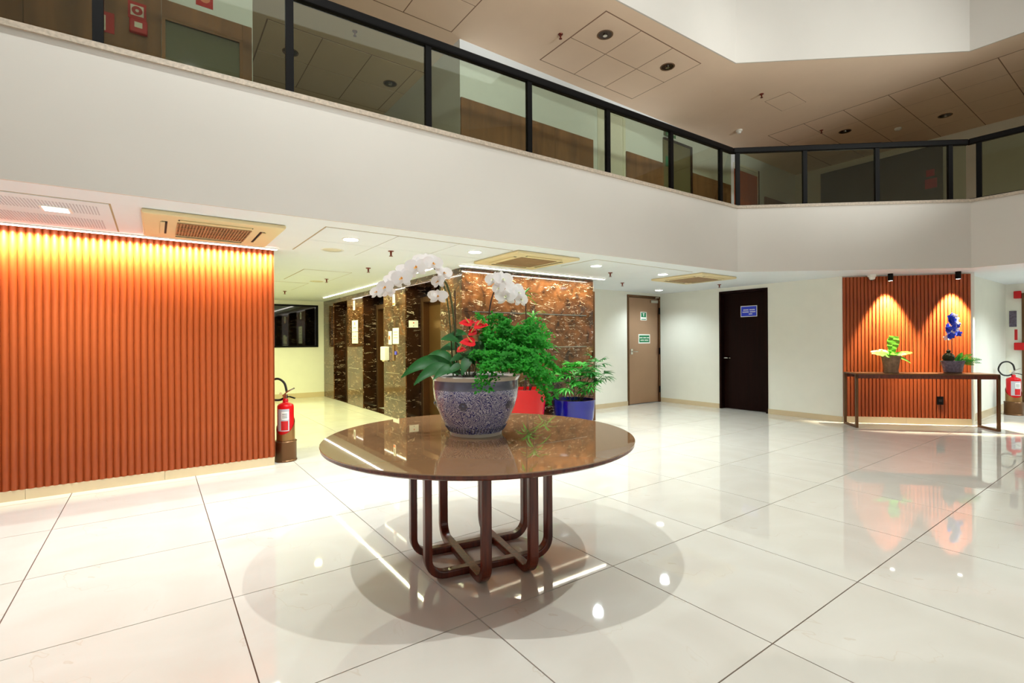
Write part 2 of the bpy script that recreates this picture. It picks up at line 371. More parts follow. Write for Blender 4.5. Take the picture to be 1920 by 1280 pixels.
# elevator wall: local x = -Y, faces -X
OP = [(6.59, 7.85), (8.84, 9.98), (10.98, 12.02)]
we = struct('wall_elevator')
piers = [(YM+.0, 6.59), (7.85, 8.84), (9.98, 10.98), (12.02, 12.85)]
zj = [0, .34, .80, 1.27, 1.80, 2.0, 2.28]
for a, b in piers:
    bb(XE+.02, 4.1, a+.001 if a > 6 else a+.02, b-.001, 0, 2.28).build('pier_core', M['dark_marble'], we)
    for k in range(len(zj)-1):
        bb(XE, XE+.02, a+.004, b-.004, zj[k]+.002, zj[k+1]-.002).build('marble_slab', M['brown_marble'], we)
bb(XE, 4.1, YM+.02, 12.85, 2.282, HC).build('marble_lintel', M['brown_marble'], we)
for z in (.34, .80, 1.80):
    for a, b in piers[1:3]: bb(XE-.003, XE, a+.25, b-.1, z-.004, z+.004).build('metal_strip', M['chrome'], we)
for i, (a, b) in enumerate(OP):
    d = struct('door_%d' % (i+3))
    f = MB(); f.box(3.73, 3.88, a, a+.09, 0, 2.12); f.box(3.73, 3.88, b-.09, b, 0, 2.12); f.box(3.73, 3.88, a+.09, b-.09, 2.03, 2.12); f.build('frame', M['bronze_dk'], d, bevel=.006)
    mid = (a+b)/2
    bb(3.85, 3.87, a+.09, mid-.002, 0.01, 2.03).build('door_panel', M['bronze'], d)
    bb(3.85, 3.87, mid+.002, b-.09, 0.01, 2.03).build('door_panel', M['bronze'], d)
    bb(XE+.02, 3.73, a, b, -.004, .004).build('threshold', M['dark_marble'], d)
    bb(3.86, 4.1, a, b, 2.12, 2.28).build('transom', M['dark_marble'], d)
    bb(3.88, 4.1, a, b, 0, 2.12).build('shaft', M['dark'], d)
# marble front block (faces -Y)
wm = struct('wall_marble')
bb(XE+.03, 6.0, YM+.02, 6.58, 0, HC-.001).build('wall_body', M['dark_marble'], wm)
xs = [XE, 3.62, 6.0-.16, 6.0]; zs = [0, .72, 1.26, 1.775, 2.375]
for k in range(4):
    for q in range(3):
        bb(xs[q]+.0015, xs[q+1]-.0015, YM, YM+.02, zs[k]+.002, zs[k+1]-.002).build('marble_slab', M['brown_marble'], wm)
for z in zs[2:4]: bb(3.62, 5.84, YM-.004, YM, z-.006, z+.006).build('metal_strip', M['chrome'], wm)
bb(6.0, 6.07, YM+.03, 6.12, 0, 2.19).build('bronze_edge', M['bronze_dk'], wm)
wb = struct('wall_block'); bb(6.0, 6.2, 6.13, 7.15, 0, HC).build('wall_body', M['cream'], wb)
# recess wall with steel door
wall_open('wall_back', (6.0, YR, 0), 0, 3.1, 0, HC+.1, .2, [(2.0, 3.08, 0, 2.32)], M['cream'])
skirting('baseboard_back', (6.0, YR, 0), 0, [(0.2, 2.0)])
def lever(parent, x, y, z, m, s=1):
    h = bb(x-.035, x+.035, y-.012, y, z-.06, z+.06).build('handle', m, parent, bevel=.003)
    MB().tube([(x, y-.01, z), (x, y-.055, z), (x+.02*s, y-.06, z), (x+.13*s, y-.06, z)], .010, 8).build('lever', m, h, smooth=True)
    return h
d1 = struct('door_1', (8.0, YR, 0), 0)
f = MB(); f.box(0, .05, -.015, .12, 0, 2.32); f.box(1.03, 1.08, -.015, .12, 0, 2.32); f.box(.05, 1.03, -.015, .12, 2.27, 2.32); f.build('frame', M['bronze_dk'], d1, bevel=.004)
bb(.053, 1.027, .015, .06, .012, 2.267).build('leaf', M['steel'], d1, bevel=.003)
lever(d1, .15, .015, 1.12, M['chrome'])
for z in (.28, 1.12, 2.0): MB().cyl((1.035, -.022, z-.07), (1.035, -.022, z+.07), .018, 10).build('hinge', M['black'], d1)
c_ = bb(.75, .98, -.03, .015, 2.17, 2.23).build('door_closer', M['chrome'], d1, bevel=.004)
MB().bar([(.95, -.02, 2.24), (.72, -.16, 2.27), (1.02, -.02, 2.3)], .02, .008, (0, 0, 1)).build('closer_arm', M['chrome'], c_)
def word_bars(parent, x0, x1, z, h, y, m, words=(4, 5, 4)):
    tot = sum(words)+len(words)-1; u = (x1-x0)/tot; x = x0; o = None
    for wd in words:
        mb = MB(); mb.box(x+.02*u, x+(wd-.02)*u, y-.0008, y, z-h*.36, z-h*.28)
        for k in range(wd):
            xa = x+(k+.1)*u; xb = x+(k+.9)*u; t_ = z+h/2*(.75+.25*rnd.random())
            mb.box(xa, xa+.3*u, y-.001, y, z-h/2, t_); mb.box(xb-.3*u, xb, y-.001, y, z-h/2, t_); mb.box(xa+.3*u, xb-.3*u, y-.001, y, z-.12*h, z+.12*h)
        o = mb.build('word', m, parent); x += (wd+1)*u
    return o
s1 = thing('safety_sign', 'small green square sign with white T symbol, upper sign on the taupe steel door', 'sign', (8.54, YR+.014, 1.88))
bb(-.1, .1, -.004, 0, -.09, .09).build('plate', M['paper'], s1)
bb(-.08, .08, -.005, -.004, -.025, .075).build('green_field', M['green_sign'], s1)
bb(-.08, .08, -.005, -.004, -.078, -.062).build('green_strip', M['green_sign'], s1)
MB().box(-.03, .03, -.006, -.005, .045, .06).box(-.012, .012, -.006, -.005, -.005, .045).build('symbol', M['paper'], s1)
s2 = thing('safety_sign', 'wide green sign with two white text lines on the taupe steel door above the handle', 'sign', (8.56, YR+.014, 1.39))
bb(-.19, .19, -.004, 0, -.1, .1).build('plate', M['paper'], s2)
bb(-.165, .165, -.005, -.004, -.075, .075).build('green_field', M['green_sign'], s2)
word_bars(s2, -.155, .155, .025, .024, -.005, M['paper'], (5, 5, 4)); word_bars(s2, -.13, .13, -.028, .024, -.005, M['paper'], (6, 6))
# wall x=9.1 with black door : local x = -Y
wall_open('wall_right', (XR, YR, 0), -PI/2, YR-3.37, 0, HC, .2, [(1.41, 2.37, 0, 2.31)], M['cream'])
skirting('baseboard_right', (XR, YR, 0), -PI/2, [(0, 1.41), (2.37, 3.57)])
d2 = struct('door_2', (XR, YR-1.41, 0), -PI/2)
f = MB(); f.box(0, .04, -.012, .19, 0, 2.31); f.box(.92, .96, -.012, .19, 0, 2.31); f.box(.04, .92, -.012, .19, 2.27, 2.31); f.build('frame', M['darkwood'], d2, bevel=.003)
bb(.042, .918, .10, .14, .01, 2.268).build('leaf', M['darkwood'], d2)
h = MB().lathe([(.001, -.012), (.03, -.012), (.03, 0)], 20).build('handle', M['chrome'], d2, smooth=True); h.location = (.13, .1, 1.0); h.rotation_euler = (PI/2, 0, 0)
MB().tube([(0, 0, 0), (0, 0, .05), (-.06, 0, .055)], .010, 8).build('lever', M['chrome'], h, smooth=True)
MB().tube([(0, 0, .02), (.06, 0, .05), (.07, 0, .05)], .012, 8).build('lever', M['chrome'], h, smooth=True)
s3 = thing('door_sign', 'blue door sign with white text lines on the black wooden door', 'sign', (XR+.099, 4.99, 1.90), -PI/2)
bb(-.16, .16, -.004, 0, -.105, .105).build('plate', M['paper'], s3)
bb(-.15, .15, -.005, -.004, -.093, .093).build('blue_field', M['blue_sign'], s3)
word_bars(s3, -.11, .12, .028, .022, -.005, M['paper'], (6, 6)); word_bars(s3, -.125, .13, -.012, .022, -.005, M['paper'], (7, 6)); word_bars(s3, .0, .07, -.052, .022, -.005, M['paper'], (4,))
# diagonal console wall
RZD = math.atan2(W2[1]-W1[1], W2[0]-W1[0]); LD = math.hypot(W2[0]-W1[0], W2[1]-W1[1])
wd = struct('wall_console', (W1[0], W1[1], 0), RZD)
bb(-.02, LD+.06, .02, .22, 0, HC).build('wall_body', M['cream'], wd)
def groove_slat(p, z0, z1):
    mb = MB(); mb.poly([(.004, .02), (.004, -.006), (.012, -.014), (p-.012, -.014), (p-.004, -.006), (p-.004, .02)], z0, z1); return mb
nS = 34; PD = LD/nS
g0 = groove_slat(PD, .1, HC-.02).build('slat', M['flute'], wd)
for k in range(1, nS): part('slat', g0, wd, (PD*k, 0, 0))
bb(0, LD, .008, .02, .1, HC-.02).build('backing', M['flute'], wd)
skirting('baseboard_console', (W1[0], W1[1], 0), RZD, [(0, LD)], .1)
sk = thing('wall_socket', 'black wall socket plate low on the fluted wall under the console table', 'socket', (W1[0]+math.cos(RZD)*1.36, W1[1]+math.sin(RZD)*1.36, .38), RZD)
bb(-.045, .045, -.024, -.014, -.065, .065).build('plate', M['black'], sk, bevel=.003)
bb(-.02, .02, -.026, -.024, -.02, .02).build('outlet', M['rubber'], sk)
# wall to the far right
wall_open('wall_far_right', (W2[0], 2.12, 0), 0, 2.9, 0, HC, .2, [], M['cream'])
skirting('baseboard_far_right', (W2[0], 2.12, 0), 0, [(0, 2.9)], .12)
wx = 13.2
wall_open('wall_end', (wx, 2.12, 0), -PI/2, 7, 0, HC, .2, [(.22, .78, 0, 2.2)], M['cream'])
d6 = struct('door_6', (wx, 1.9, 0), -PI/2)
f = MB(); f.box(0, .05, -.02, .15, 0, 2.2); f.box(.51, .56, -.02, .15, 0, 2.2); f.box(.05, .51, -.02, .15, 2.15, 2.2); f.build('frame', M['bronze_dk'], d6)
bb(.05, .51, .05, .09, .01, 2.15).build('leaf', M['dark'], d6)

# lower ceiling slab + parts
def ngon(parent, name, pts, z0, z1, m):
    return MB().poly(pts, z0, z1).build(name, m, parent)
def offset_poly(pts, t):
    out = []
    for i, p in enumerate(pts):
        ns = []
        for a, b in ((i-1, i), (i, i+1)):
            if a >= 0 and b < len(pts):
                d = (Vector(pts[b])-Vector(pts[a])).normalized(); ns.append(Vector((-d.y, d.x)))
        n = sum(ns, Vector((0, 0))); n.normalize(); k = t/max(.3, n.dot(ns[0])); out.append((p[0]+n.x*k, p[1]+n.y*k))
    return out
A2, B2, C2, D2 = offset_poly([A, B, Cc, Dd], .02)
cl = struct('ceiling')
th = .12
AI = [A, B, Cc, Dd]
outer = [(15, -2.6), (15, 13.2), (-5.2, 13.2), (-5.2, 4.51)]
# split into convex-ish quads so that the ring is planar and clean
MB().poly([A2, B2, (B2[0], 13.2), (-4.6, 13.2)], HC, HC+th).poly([B2, C2, (15, C2[1]), (15, 13.2), (B2[0], 13.2)], HC, HC+th).poly([C2, D2, (15, -2.6), (15, C2[1])], HC, HC+th).build('ceiling_slab', M['white'], cl)
def panels(x0, y0, w_, d_, nx, ny, z, parent, m, gap=.008, name='ceiling_panel', th=.004):
    for i in range(nx):
        for j in range(ny):
            bb(x0+i*w_+gap/2, x0+(i+1)*w_-gap/2, y0+j*d_+gap/2, y0+(j+1)*d_-gap/2, z-th, z+.002).build(name, m, parent)
def joint_frame(x0, x1, y0, y1, z, parent, m, t=.008):
    mb = MB(); mb.box(x0-t, x1+t, y0-t, y1+t, z-.0012, z+.001); return mb.build('panel_joint', m, parent)
M['joint'] = mat('panel_joint_tan', srgb(176, 160, 128), .8)  # tan joint colour, also used for the pale print on notices
for (x0, y0, w_, d_, nx, ny) in ((1.24, 4.52, .68, .65, 3, 2), (4.52, 4.43, .68, .65, 3, 1), (1.7, 7.3, .66, .66, 1, 2), (1.5, 9.0, .66, .66, 1, 2)):
    joint_frame(x0, x0+nx*w_, y0, y0+ny*d_, HC, cl, M['joint']); panels(x0, y0, w_, d_, nx, ny, HC, cl, M['white'])
# perforated acoustic panels with slots
M['slotshade'] = mat('perforated_slots', srgb(196, 198, 206), .7)
for (x0, x1) in ((-1.45, -.27), (-2.75, -1.55)):
    joint_frame(x0, x1, 4.68, 5.78, HC, cl, M['joint'], .012)
    bb(x0, x1, 4.68, 5.78, HC-.006, HC).build('acoustic_panel', M['white'], cl)
    mb = MB(); n = 56
    for k in range(n):
        x = x0+.08+(x1-x0-.16)*k/(n-1)
        mb.box(x-.004, x+.004, 4.8, 5.1, HC-.0072, HC-.006); mb.box(x-.005, x+.005, 5.3, 5.68, HC-.0072, HC-.006)
    mb.build('slot_rows', M['slotshade'], cl, kind='stuff')
# upper floor slab and fascia
cu = struct('trim_1')       # fascia band and slab edge
def along(p, q, ):
    d = Vector((q[0]-p[0], q[1]-p[1], 0)); L = d.length; return L, math.atan2(d.y, d.x)
segs = [(A, B), (B, Cc), (Cc, Dd)]
P0 = [Vector(p) for p in (A, B, Cc, Dd)]
def band(name, t0, t1, z0, z1, m, parent, bev=0):
    i0 = offset_poly([tuple(p) for p in P0], t0); i1 = offset_poly([tuple(p) for p in P0], t1)
    for k in range(3): MB().poly([i0[k], i0[k+1], i1[k+1], i1[k]], z0, z1).build(name, m, parent, bevel=bev)
band('fascia', 0, .02, HC, 3.335, M['fascia'], cu)
band('granite_cap', -.02, .26, 3.335, 3.375, M['granite'], cu)
fu = struct('floor_upper')
MB().poly([offset_poly([tuple(p) for p in P0], .2)[0], offset_poly([tuple(p) for p in P0], .2)[1], (B[0], 13.2), (-4.6, 13.2)], 3.1, Z2).poly([offset_poly([tuple(p) for p in P0], .2)[1], offset_poly([tuple(p) for p in P0], .2)[2], (16, 1.9), (16, 13.2), (B[0], 13.2)], 3.1, Z2).poly([offset_poly([tuple(p) for p in P0], .2)[2], offset_poly([tuple(p) for p in P0], .2)[3], (16, -2.6), (16, 1.9)], 3.1, Z2).build('floor_slab', M['skirting'], fu)
# upper ceiling and upper fascia
cu2 = struct('ceiling_upper')
MB().poly([A2, B2, (B2[0], 13.2), (-4.6, 13.2)], ZU, ZU+.15).poly([B2, C2, (16, C2[1]), (16, 13.2), (B2[0], 13.2)], ZU, ZU+.15).poly([C2, D2, (16, -2.6), (16, C2[1])], ZU, ZU+.15).build('ceiling_slab', M['ceil_up'], cu2)
M['joint_up'] = mat('upper_panel_joint', srgb(150, 118, 96), .8)
for (x0, y0, w_, d_, nx, ny) in ((4.66, 4.36, .68, .66, 3, 2), (.5, 4.62, .69, .62, 4, 2), (1.2, 7.0, .69, .8, 4, 2), (10.2, -1.7, .76, .68, 5, 10)):
    joint_frame(x0, x0+nx*w_, y0, y0+ny*d_, ZU, cu2, M['joint_up'], .01); panels(x0, y0, w_, d_, nx, ny, ZU, cu2, M['ceil_up'], .014)
joint_frame(8.7, 9.3, 4.0, 4.4, ZU, cu2, M['joint_up'], .01); bb(8.7, 9.3, 4.0, 4.4, ZU-.004, ZU).build('access_hatch', M['ceil_up'], cu2)
tu = struct('trim_2')
band('upper_fascia', 0, .02, ZU, 7.9, M['fascia'], tu)
# the atrium beyond the frame: closing walls and top
wn = struct('wall_atrium')
for p, q in ((Dd, Ee), (Ee, Ff), (Ff, A)):
    L, rz = along(p, q)
    MB().poly([p, q, (q[0]-math.sin(rz)*.2, q[1]+math.cos(rz)*.2), (p[0]-math.sin(rz)*.2, p[1]+math.cos(rz)*.2)], 0, 7.9).build('wall_body', M['fascia'], wn)
ca = struct('ceiling_atrium'); MB().poly([A, B, Cc, Dd, Ee, Ff], 7.9, 8.0).build('ceiling_slab', M['white'], ca)
we2 = struct('wall_outer'); bb(-5.2, -4.9, 4.4, 6.2, 0, ZU).build('wall_body', M['cream'], we2); bb(15, 15.2, -2.6, 13, 2.5, ZU).build('wall_body', M['cream'], we2); bb(9.6, 15.2, -2.9, -2.6, 0, ZU).build('wall_body', M['cream'], we2)

# upper storey walls (face -Y at y=5.92)
YU = 5.93
wu = struct('wall_upper_left', (-4.8, YU, 0))
bb(0, 5.67, 0, .2, Z2, ZU).build('wall_body', M['white'], wu)
def wains(parent, x0, x1, z1=4.72, skip=()):
    n = max(1, round((x1-x0)/.9)); w_ = (x1-x0)/n
    for k in range(n): bb(x0+k*w_+.002, x0+(k+1)*w_-.002, -.03, 0, Z2, z1).build('wainscot_panel', M['wainscot'], parent)
wains(wu, 0, 4.87); wains(wu, 5.57, 5.66)
bb(4.87, 5.57, -.03, 0, Z2, 3.6).build('wainscot_panel', M['wainscot'], wu); bb(4.87, 5.57, -.03, 0, 4.55, 4.72).build('wainscot_panel', M['wainscot'], wu)
hw = struct('window_2', (.07, YU, 0))
f = MB(); f.box(0, .7, -.04, 0, 4.52, 4.55); f.box(0, .7, -.04, 0, 3.6, 3.63); f.box(0, .03, -.04, 0, 3.63, 4.52); f.box(.67, .7, -.04, 0, 3.63, 4.52); f.build('frame', M['bronze_dk'], hw)
bb(.03, .67, -.02, -.01, 3.63, 4.52).build('pane', mat('olive_frosted_glass', srgb(96, 94, 62), .4), hw)
wu2 = struct('wall_upper_mid', (3.43, YU, 0))
bb(0, 2.6, 0, 6, Z2, ZU).build('wall_body', M['white'], wu2)
wains(wu2, 0, 2.55)
bb(3.3, 3.43, YU+3.2, YU+5, Z2, 5.0).build('wainscot_return', M['darkwood'], struct('wall_upper_corridor'))
wcb = struct('wall_upper_corridor_back'); bb(.87, 3.43, 12.6, 12.8, Z2, ZU).build('wall_body', M['cream'], wcb); bb(.6, .87, YU+.2, 12.8, Z2, ZU).build('wall_body', M['cream'], wcb)
wu3 = struct('wall_upper_right', (6.03, YU, 0))
bb(0, 7.4, 0, .2, Z2, ZU).build('wall_body', M['white'], wu3)
wains(wu3, .78, 1.82); wains(wu3, 2.75, 4.15); wains(wu3, 5.6, 7.2)
d7 = struct('door_7', (6.08, YU, 0)); bb(.02, .64, -.015, 0, Z2, 5.28).build('leaf', M['plastic'], d7)
f = MB(); f.box(0, .66, -.03, 0, 5.28, 5.32); f.box(.64, .7, -.03, 0, Z2, 5.28); f.build('frame', M['cream'], d7)
d8 = struct('door_8', (7.86, YU, 0)); bb(0, .85, -.02, 0, Z2, 5.18).build('leaf', mat('grey_green_door', srgb(120, 116, 84), .5), d8)
f = MB(); f.box(.85, .9, -.04, 0, Z2, 5.22); f.box(0, .9, -.04, -.02, 5.18, 5.22); f.build('frame', M['darkwood'], d8)
d9 = struct('door_9', (10.35, YU, 0)); bb(0, .95, -.02, 0, Z2, 5.12).build('leaf', M['orangedoor'], d9)
f = MB(); f.box(.95, 1.0, -.04, 0, Z2, 5.25); f.box(-.05, 1.0, -.04, 0, 5.2, 5.25); f.box(-.05, .95, -.02, 0, 5.12, 5.2); f.build('frame', M['cream'], d9)
bb(.95, 1.0, -.045, -.04, Z2, 5.25).build('frame_edge', M['bronze_dk'], d9)
wu4 = struct('wall_upper_end', (13.2, YU, 0), -PI/2); bb(0, 8, 0, .2, Z2, ZU).build('wall_body', M['cream'], wu4)
bb(.6, 2.9, -.03, 0, 3.4, 5.38).build('dark_screen', mat('olive_glazed_screen', srgb(70, 62, 34), .2), wu4)

def wall_sign(name, label, loc, rz, w_, h_, m):
    t = thing(name, label, 'sign', loc, rz); bb(-w_/2, w_/2, -.006, 0, -h_/2, h_/2).build('plate', m, t); return t
def disc(parent, name, r, x, z, y, m, r0=0):
    mb = MB(); n = 20; vs = []; fs = []
    for i in range(n):
        a = 2*PI*i/n; vs += [(x+r*math.cos(a), y, z+r*math.sin(a)), (x+r0*math.cos(a), y, z+r0*math.sin(a))]
    for i in range(n): j = (i+1) % n; fs.append((2*i, 2*j, 2*j+1, 2*i+1))
    return mb.add(vs, fs).build(name, m, parent)
sg = wall_sign('extinguisher_sign', 'red and cream sign with extinguisher symbol behind the railing at upper left', (-.345, YU-.03, 4.33), 0, .11, .19, M['redmatte'])
bb(-.05, -.008, -.008, -.006, -.08, .06).build('symbol', M['paper'], sg)
sg = wall_sign('alarm_sign', 'red sign with white square and red ring above the alarm box on wood wainscot', (-.12, YU-.03, 4.52), 0, .14, .16, M['redmatte'])
bb(-.05, .05, -.008, -.006, -.05, .05).build('white_field', M['paper'], sg); disc(sg, 'ring', .042, 0, 0, -.009, M['redmatte'], .014)
ab = thing('fire_alarm_box', 'small red fire alarm call point with white button below its red sign', 'alarm box', (-.11, YU-.03, 4.36))
bb(-.07, .07, -.05, 0, -.065, .065).build('housing', M['red'], ab, bevel=.01); bb(-.03, .03, -.053, -.05, -.02, .03).build('button', M['paper'], ab)
sg = wall_sign('bell_sign', 'red square sign with pale round bell symbol on the white wall upstairs', (.43, YU, 4.88), 0, .15, .18, M['redmatte'])
disc(sg, 'symbol', .05, 0, 0, -.008, mat('pale_red_print', srgb(240, 150, 120), .6))
sg = wall_sign('exit_sign', 'green exit sign above the grey green door behind the balcony glass', (8.03, YU-.06, 5.31), 0, .3, .13, M['green_sign'])
mb = MB(); mb.bar([(-.1, -.008, -.05), (-.07, -.008, .0), (-.04, -.008, .04)], .002, .02, (0, 1, 0)); mb.bar([(-.07, -.008, 0), (-.03, -.008, -.05)], .002, .02, (0, 1, 0)); mb.box(.01, .06, -.009, -.006, -.05, .05); mb.box(.075, .125, -.009, -.006, -.012, .012); mb.build('symbol', M['paper'], sg)
sg = wall_sign('door_notice', 'small green notice on the grey green door upstairs', (7.98, YU-.02, 4.78), 0, .12, .2, M['green_sign'])
sg = wall_sign('red_notice', 'small red square notice, upper of two on the far upper right wall', (13.17, 3.23, 4.82), -PI/2, .14, .14, M['redmatte'])
sg = wall_sign('red_notice', 'larger red notice, lower of two on the far upper right wall', (13.17, 3.22, 4.6), -PI/2, .2, .2, M['redmatte'])

# railing
rl = thing('balcony_railing', 'dark metal balcony railing with bronze tinted glass panels along the upper floor', 'railing', (0, 0, 0))
def seg_pt(p, q, s, t):
    d = (Vector(q)-Vector(p)).normalized(); n = Vector((-d.y, d.x)); v = Vector(p)+d*s+n*t; return (v.x, v.y)
T0 = .10
iR = offset_poly([tuple(p) for p in P0], T0)
for k in range(3):
    p, q = iR[k], iR[k+1]; L, rz = along(p, q)
    a0 = offset_poly([tuple(v) for v in P0], T0-.04); a1 = offset_poly([tuple(v) for v in P0], T0+.04)
    MB().poly([a0[k], a0[k+1], a1[k+1], a1[k]], 4.20, 4.28).build('top_rail', M['black'], rl, bevel=.015)
    b0 = offset_poly([tuple(v) for v in P0], T0-.02); b1 = offset_poly([tuple(v) for v in P0], T0+.02)
    MB().poly([b0[k], b0[k+1], b1[k+1], b1[k]], 3.375, 3.405).build('bottom_rail', M['black'], rl)
    if k == 0: xs_ = [x - A[0] for x in (-3.9, -2.7, -1.5, -.306, .914, 2.15, 3.35, 4.544, 5.741, 6.87)]
    elif k == 1: xs_ = [.08, 1.06, 2.09, 3.11]
    else: xs_ = [.12, 1.3, 2.5, 3.7]
    cuts = [0]+xs_+[L]
    for s in xs_:
        v = seg_pt(p, q, s, 0); o = bb(-.03, .03, -.022, .022, 0, .8).build('post', M['black'], rl); o.location = (v[0], v[1], 3.405); o.rotation_euler = (0, 0, rz)
    for i in range(len(cuts)-1):
        s0_, s1_ = cuts[i]+.032, cuts[i+1]-.032
        if s1_-s0_ < .06: continue
        v = seg_pt(p, q, s0_, 0); o = bb(0, s1_-s0_, -.004, .004, 0, .79).build('glass_panel', M['glass'], rl); o.location = (v[0], v[1], 3.408); o.rotation_euler = (0, 0, rz)

# ---------------------------------------------------------------- ceiling fittings
def strip(name, label, p, q, w_=.03):
    L, rz = along(p, q); t = thing(name, label, 'light', (p[0], p[1], HC), rz)
    bb(0, L, -w_/2-.004, w_/2+.004, -.012, 0).build('channel', M['plastic'], t); bb(.003, L-.003, -w_/2, w_/2, -.018, -.012).build('diffuser', M['led'], t); return L, rz
def strip_lamp(p, q, power, tilt, col, spread=150):
    """linear lamp inside a ceiling strip, aimed down and to the wall"""
    L, rz = along(p, q); mx, my = (p[0]+q[0])/2, (p[1]+q[1])/2
    l = bpy.data.lights.new('strip_lamp', 'AREA'); l.shape = 'RECTANGLE'; l.size = L; l.size_y = .02; l.energy = power; l.color = col; l.spread = math.radians(150)
    o = bpy.data.objects.new('strip_lamp', l); C.objects.link(o); o.location = (mx, my, HC-.022); l.spread = math.radians(spread); o.rotation_euler = (tilt, 0, rz)
strip('ceiling_light_strip', 'long white ceiling light strip washing the orange fluted wall', (-4.6, 5.88), (1.09, 5.88))
strip_lamp((-4.6, 5.86), (1.07, 5.86), 170, math.radians(36), WARM, 84)
strip('ceiling_light_strip', 'white ceiling light strip running along the elevator openings', (3.12, 11.6), (3.12, 6.0))
strip_lamp((3.12, 11.6), (3.12, 6.0), 70, math.radians(12), YEL)
strip('ceiling_light_strip', 'white ceiling light strip in front of the brown marble block', (3.3, 5.74), (6.05, 5.74))
strip_lamp((3.3, 5.76), (6.05, 5.76), 45, math.radians(12), WARM)
dl_names = ['square ceiling downlight in the perforated panel at far left', 'round ceiling downlight right of the first air conditioning unit', 'round ceiling downlight left of the unit above the orchids', 'round ceiling downlight over the right end of the marble block', 'round ceiling downlight beside the farthest air conditioning unit', 'round ceiling downlight just above the taupe steel door']
for i, (x, y) in enumerate(DOWN):
    t = thing('downlight', dl_names[i], 'light', (x, y, HC), 0, 'downlights in the lower ceiling')
    if i == 0:
        bb(-.09, .09, -.09, .09, -.012, 0).build('trim_ring', M['plastic'], t, bevel=.02); bb(-.07, .07, -.07, .07, -.014, -.012).build('diffuser', M['led_dn'], t)
    else:
        MB().lathe([(.085, 0), (.085, -.008), (.075, -.012)][::-1], 28).build('trim_ring', M['plastic'], t, smooth=True)
        MB().lathe([(.001, -.015), (.07, -.015), (.07, -.012)], 28).build('diffuser', M['led_dn'], t)
def cassette(label, x, y, w_=.96, rz=0):
    t = thing('air_conditioner', label, 'air conditioner', (x, y, HC), rz, 'ceiling cassette air conditioners'); h_ = w_/2
    bb(-h_, h_, -h_, h_, -.035, 0).build('housing', M['ivory'], t, bevel=.015)
    g = .27
    bb(-g, g, -g, g, -.036, -.035).build('intake_recess', M['grille'], t)
    mb = MB()
    for k in range(25): xx = -g+2*g*k/24; mb.box(xx-.004, xx+.004, -g, g, -.042, -.036)
    for k in range(4): yy = -g+2*g*(k)/3; mb.box(-g, g, yy-.004, yy+.004, -.043, -.036)
    mb.build('intake_grille', mat('grille_bars', srgb(170, 140, 104), .5), t)
    for s in (-1, 1):
        o = bb(-.27, .27, -.02, .02, -.037, -.033).build('air_slot', M['dark'], t); o.location = (0, s*.36, 0)
        o = bb(-.02, .02, -.27, .27, -.037, -.033).build('air_slot', M['dark'], t); o.location = (s*.36, 0, 0)
        o = bb(-.26, .26, -.003, .028, -.045, -.037).build('louvre', M['ivory'], t); o.location = (0, s*.36+(.0 if s > 0 else -.025), 0)
        o = bb(-.003, .028, -.26, .26, -.045, -.037).build('louvre', M['ivory'], t); o.location = (s*.36+(.0 if s > 0 else -.025), 0, 0)
    return t
cassette('ivory ceiling air conditioner above the fluted wall, nearest one with brown grille', .43, 5.17, 1.02)
cassette('ceiling air conditioner above the white orchids before the marble block', 3.79, 4.93)
cassette('ceiling air conditioner between the steel door and balcony corner', 7.2, 4.84)
cassette('ceiling air conditioner cut by the right edge of the picture', 11.9, .9)
def sprinkler(label, x, y, z=HC, flip=False):
    t = thing('sprinkler', label, 'sprinkler', (x, y, z), 0, 'ceiling fire sprinklers')
    MB().lathe([(.035, 0), (.03, -.01), (.012, -.012)][::-1], 14).build('escutcheon', M['sprink'], t, smooth=True)
    MB().lathe([(.012, -.012), (.010, -.05), (.016, -.055)][::-1], 10).build('nozzle', M['sprink'], t, smooth=True)
    MB().lathe([(.001, -.066), (.022, -.064), (.022, -.061), (.001, -.06)], 12).build('deflector', M['sprink'], t)
for a in (('sprinkler head on the white ceiling between the first and second downlights', 2.16, 5.3), ('sprinkler head in the corridor ceiling beside the elevator strip light', 2.4, 6.7), ('sprinkler head deep in the corridor ceiling', 2.25, 8.2),
          ('sprinkler head near the dark corridor window', 2.1, 10.6), ('sprinkler head right of the marble block strip light', 5.58, 5.17), ('sprinkler head in front of the marble block right corner', 6.73, 5.95), ('sprinkler head above the black door', 8.45, 5.14),
          ('sprinkler head on beige upper ceiling left of the square panels', 4.5, 5.05, ZU), ('sprinkler head on beige upper ceiling beside the small hatch', 8.38, 4.3, ZU), ('sprinkler head on beige upper ceiling among right hand panels', 10.8, 4.35, ZU),
          ('sprinkler head upstairs seen through the tinted glass', 2.2, 6.6, ZU)): sprinkler(*a)
def speaker(label, x, y, z=HC, r=.11):
    t = thing('ceiling_speaker', label, 'speaker', (x, y, z)); MB().lathe([(.001, -.008), (r-.02, -.008), (r, -.001)], 28).build('grille', mat('speaker_grille', srgb(214, 206, 180), .6), t, smooth=True)
    MB().lathe([(r-.001, -.007), (r+.012, -.006), (r+.015, 0)], 28, cap0=False, cap1=False).build('rim', M['plastic'], t, smooth=True)
speaker('round ceiling speaker left of the first sprinkler', 1.6, 5.6); speaker('round ceiling speaker deeper in the corridor', 2.2, 8.6)
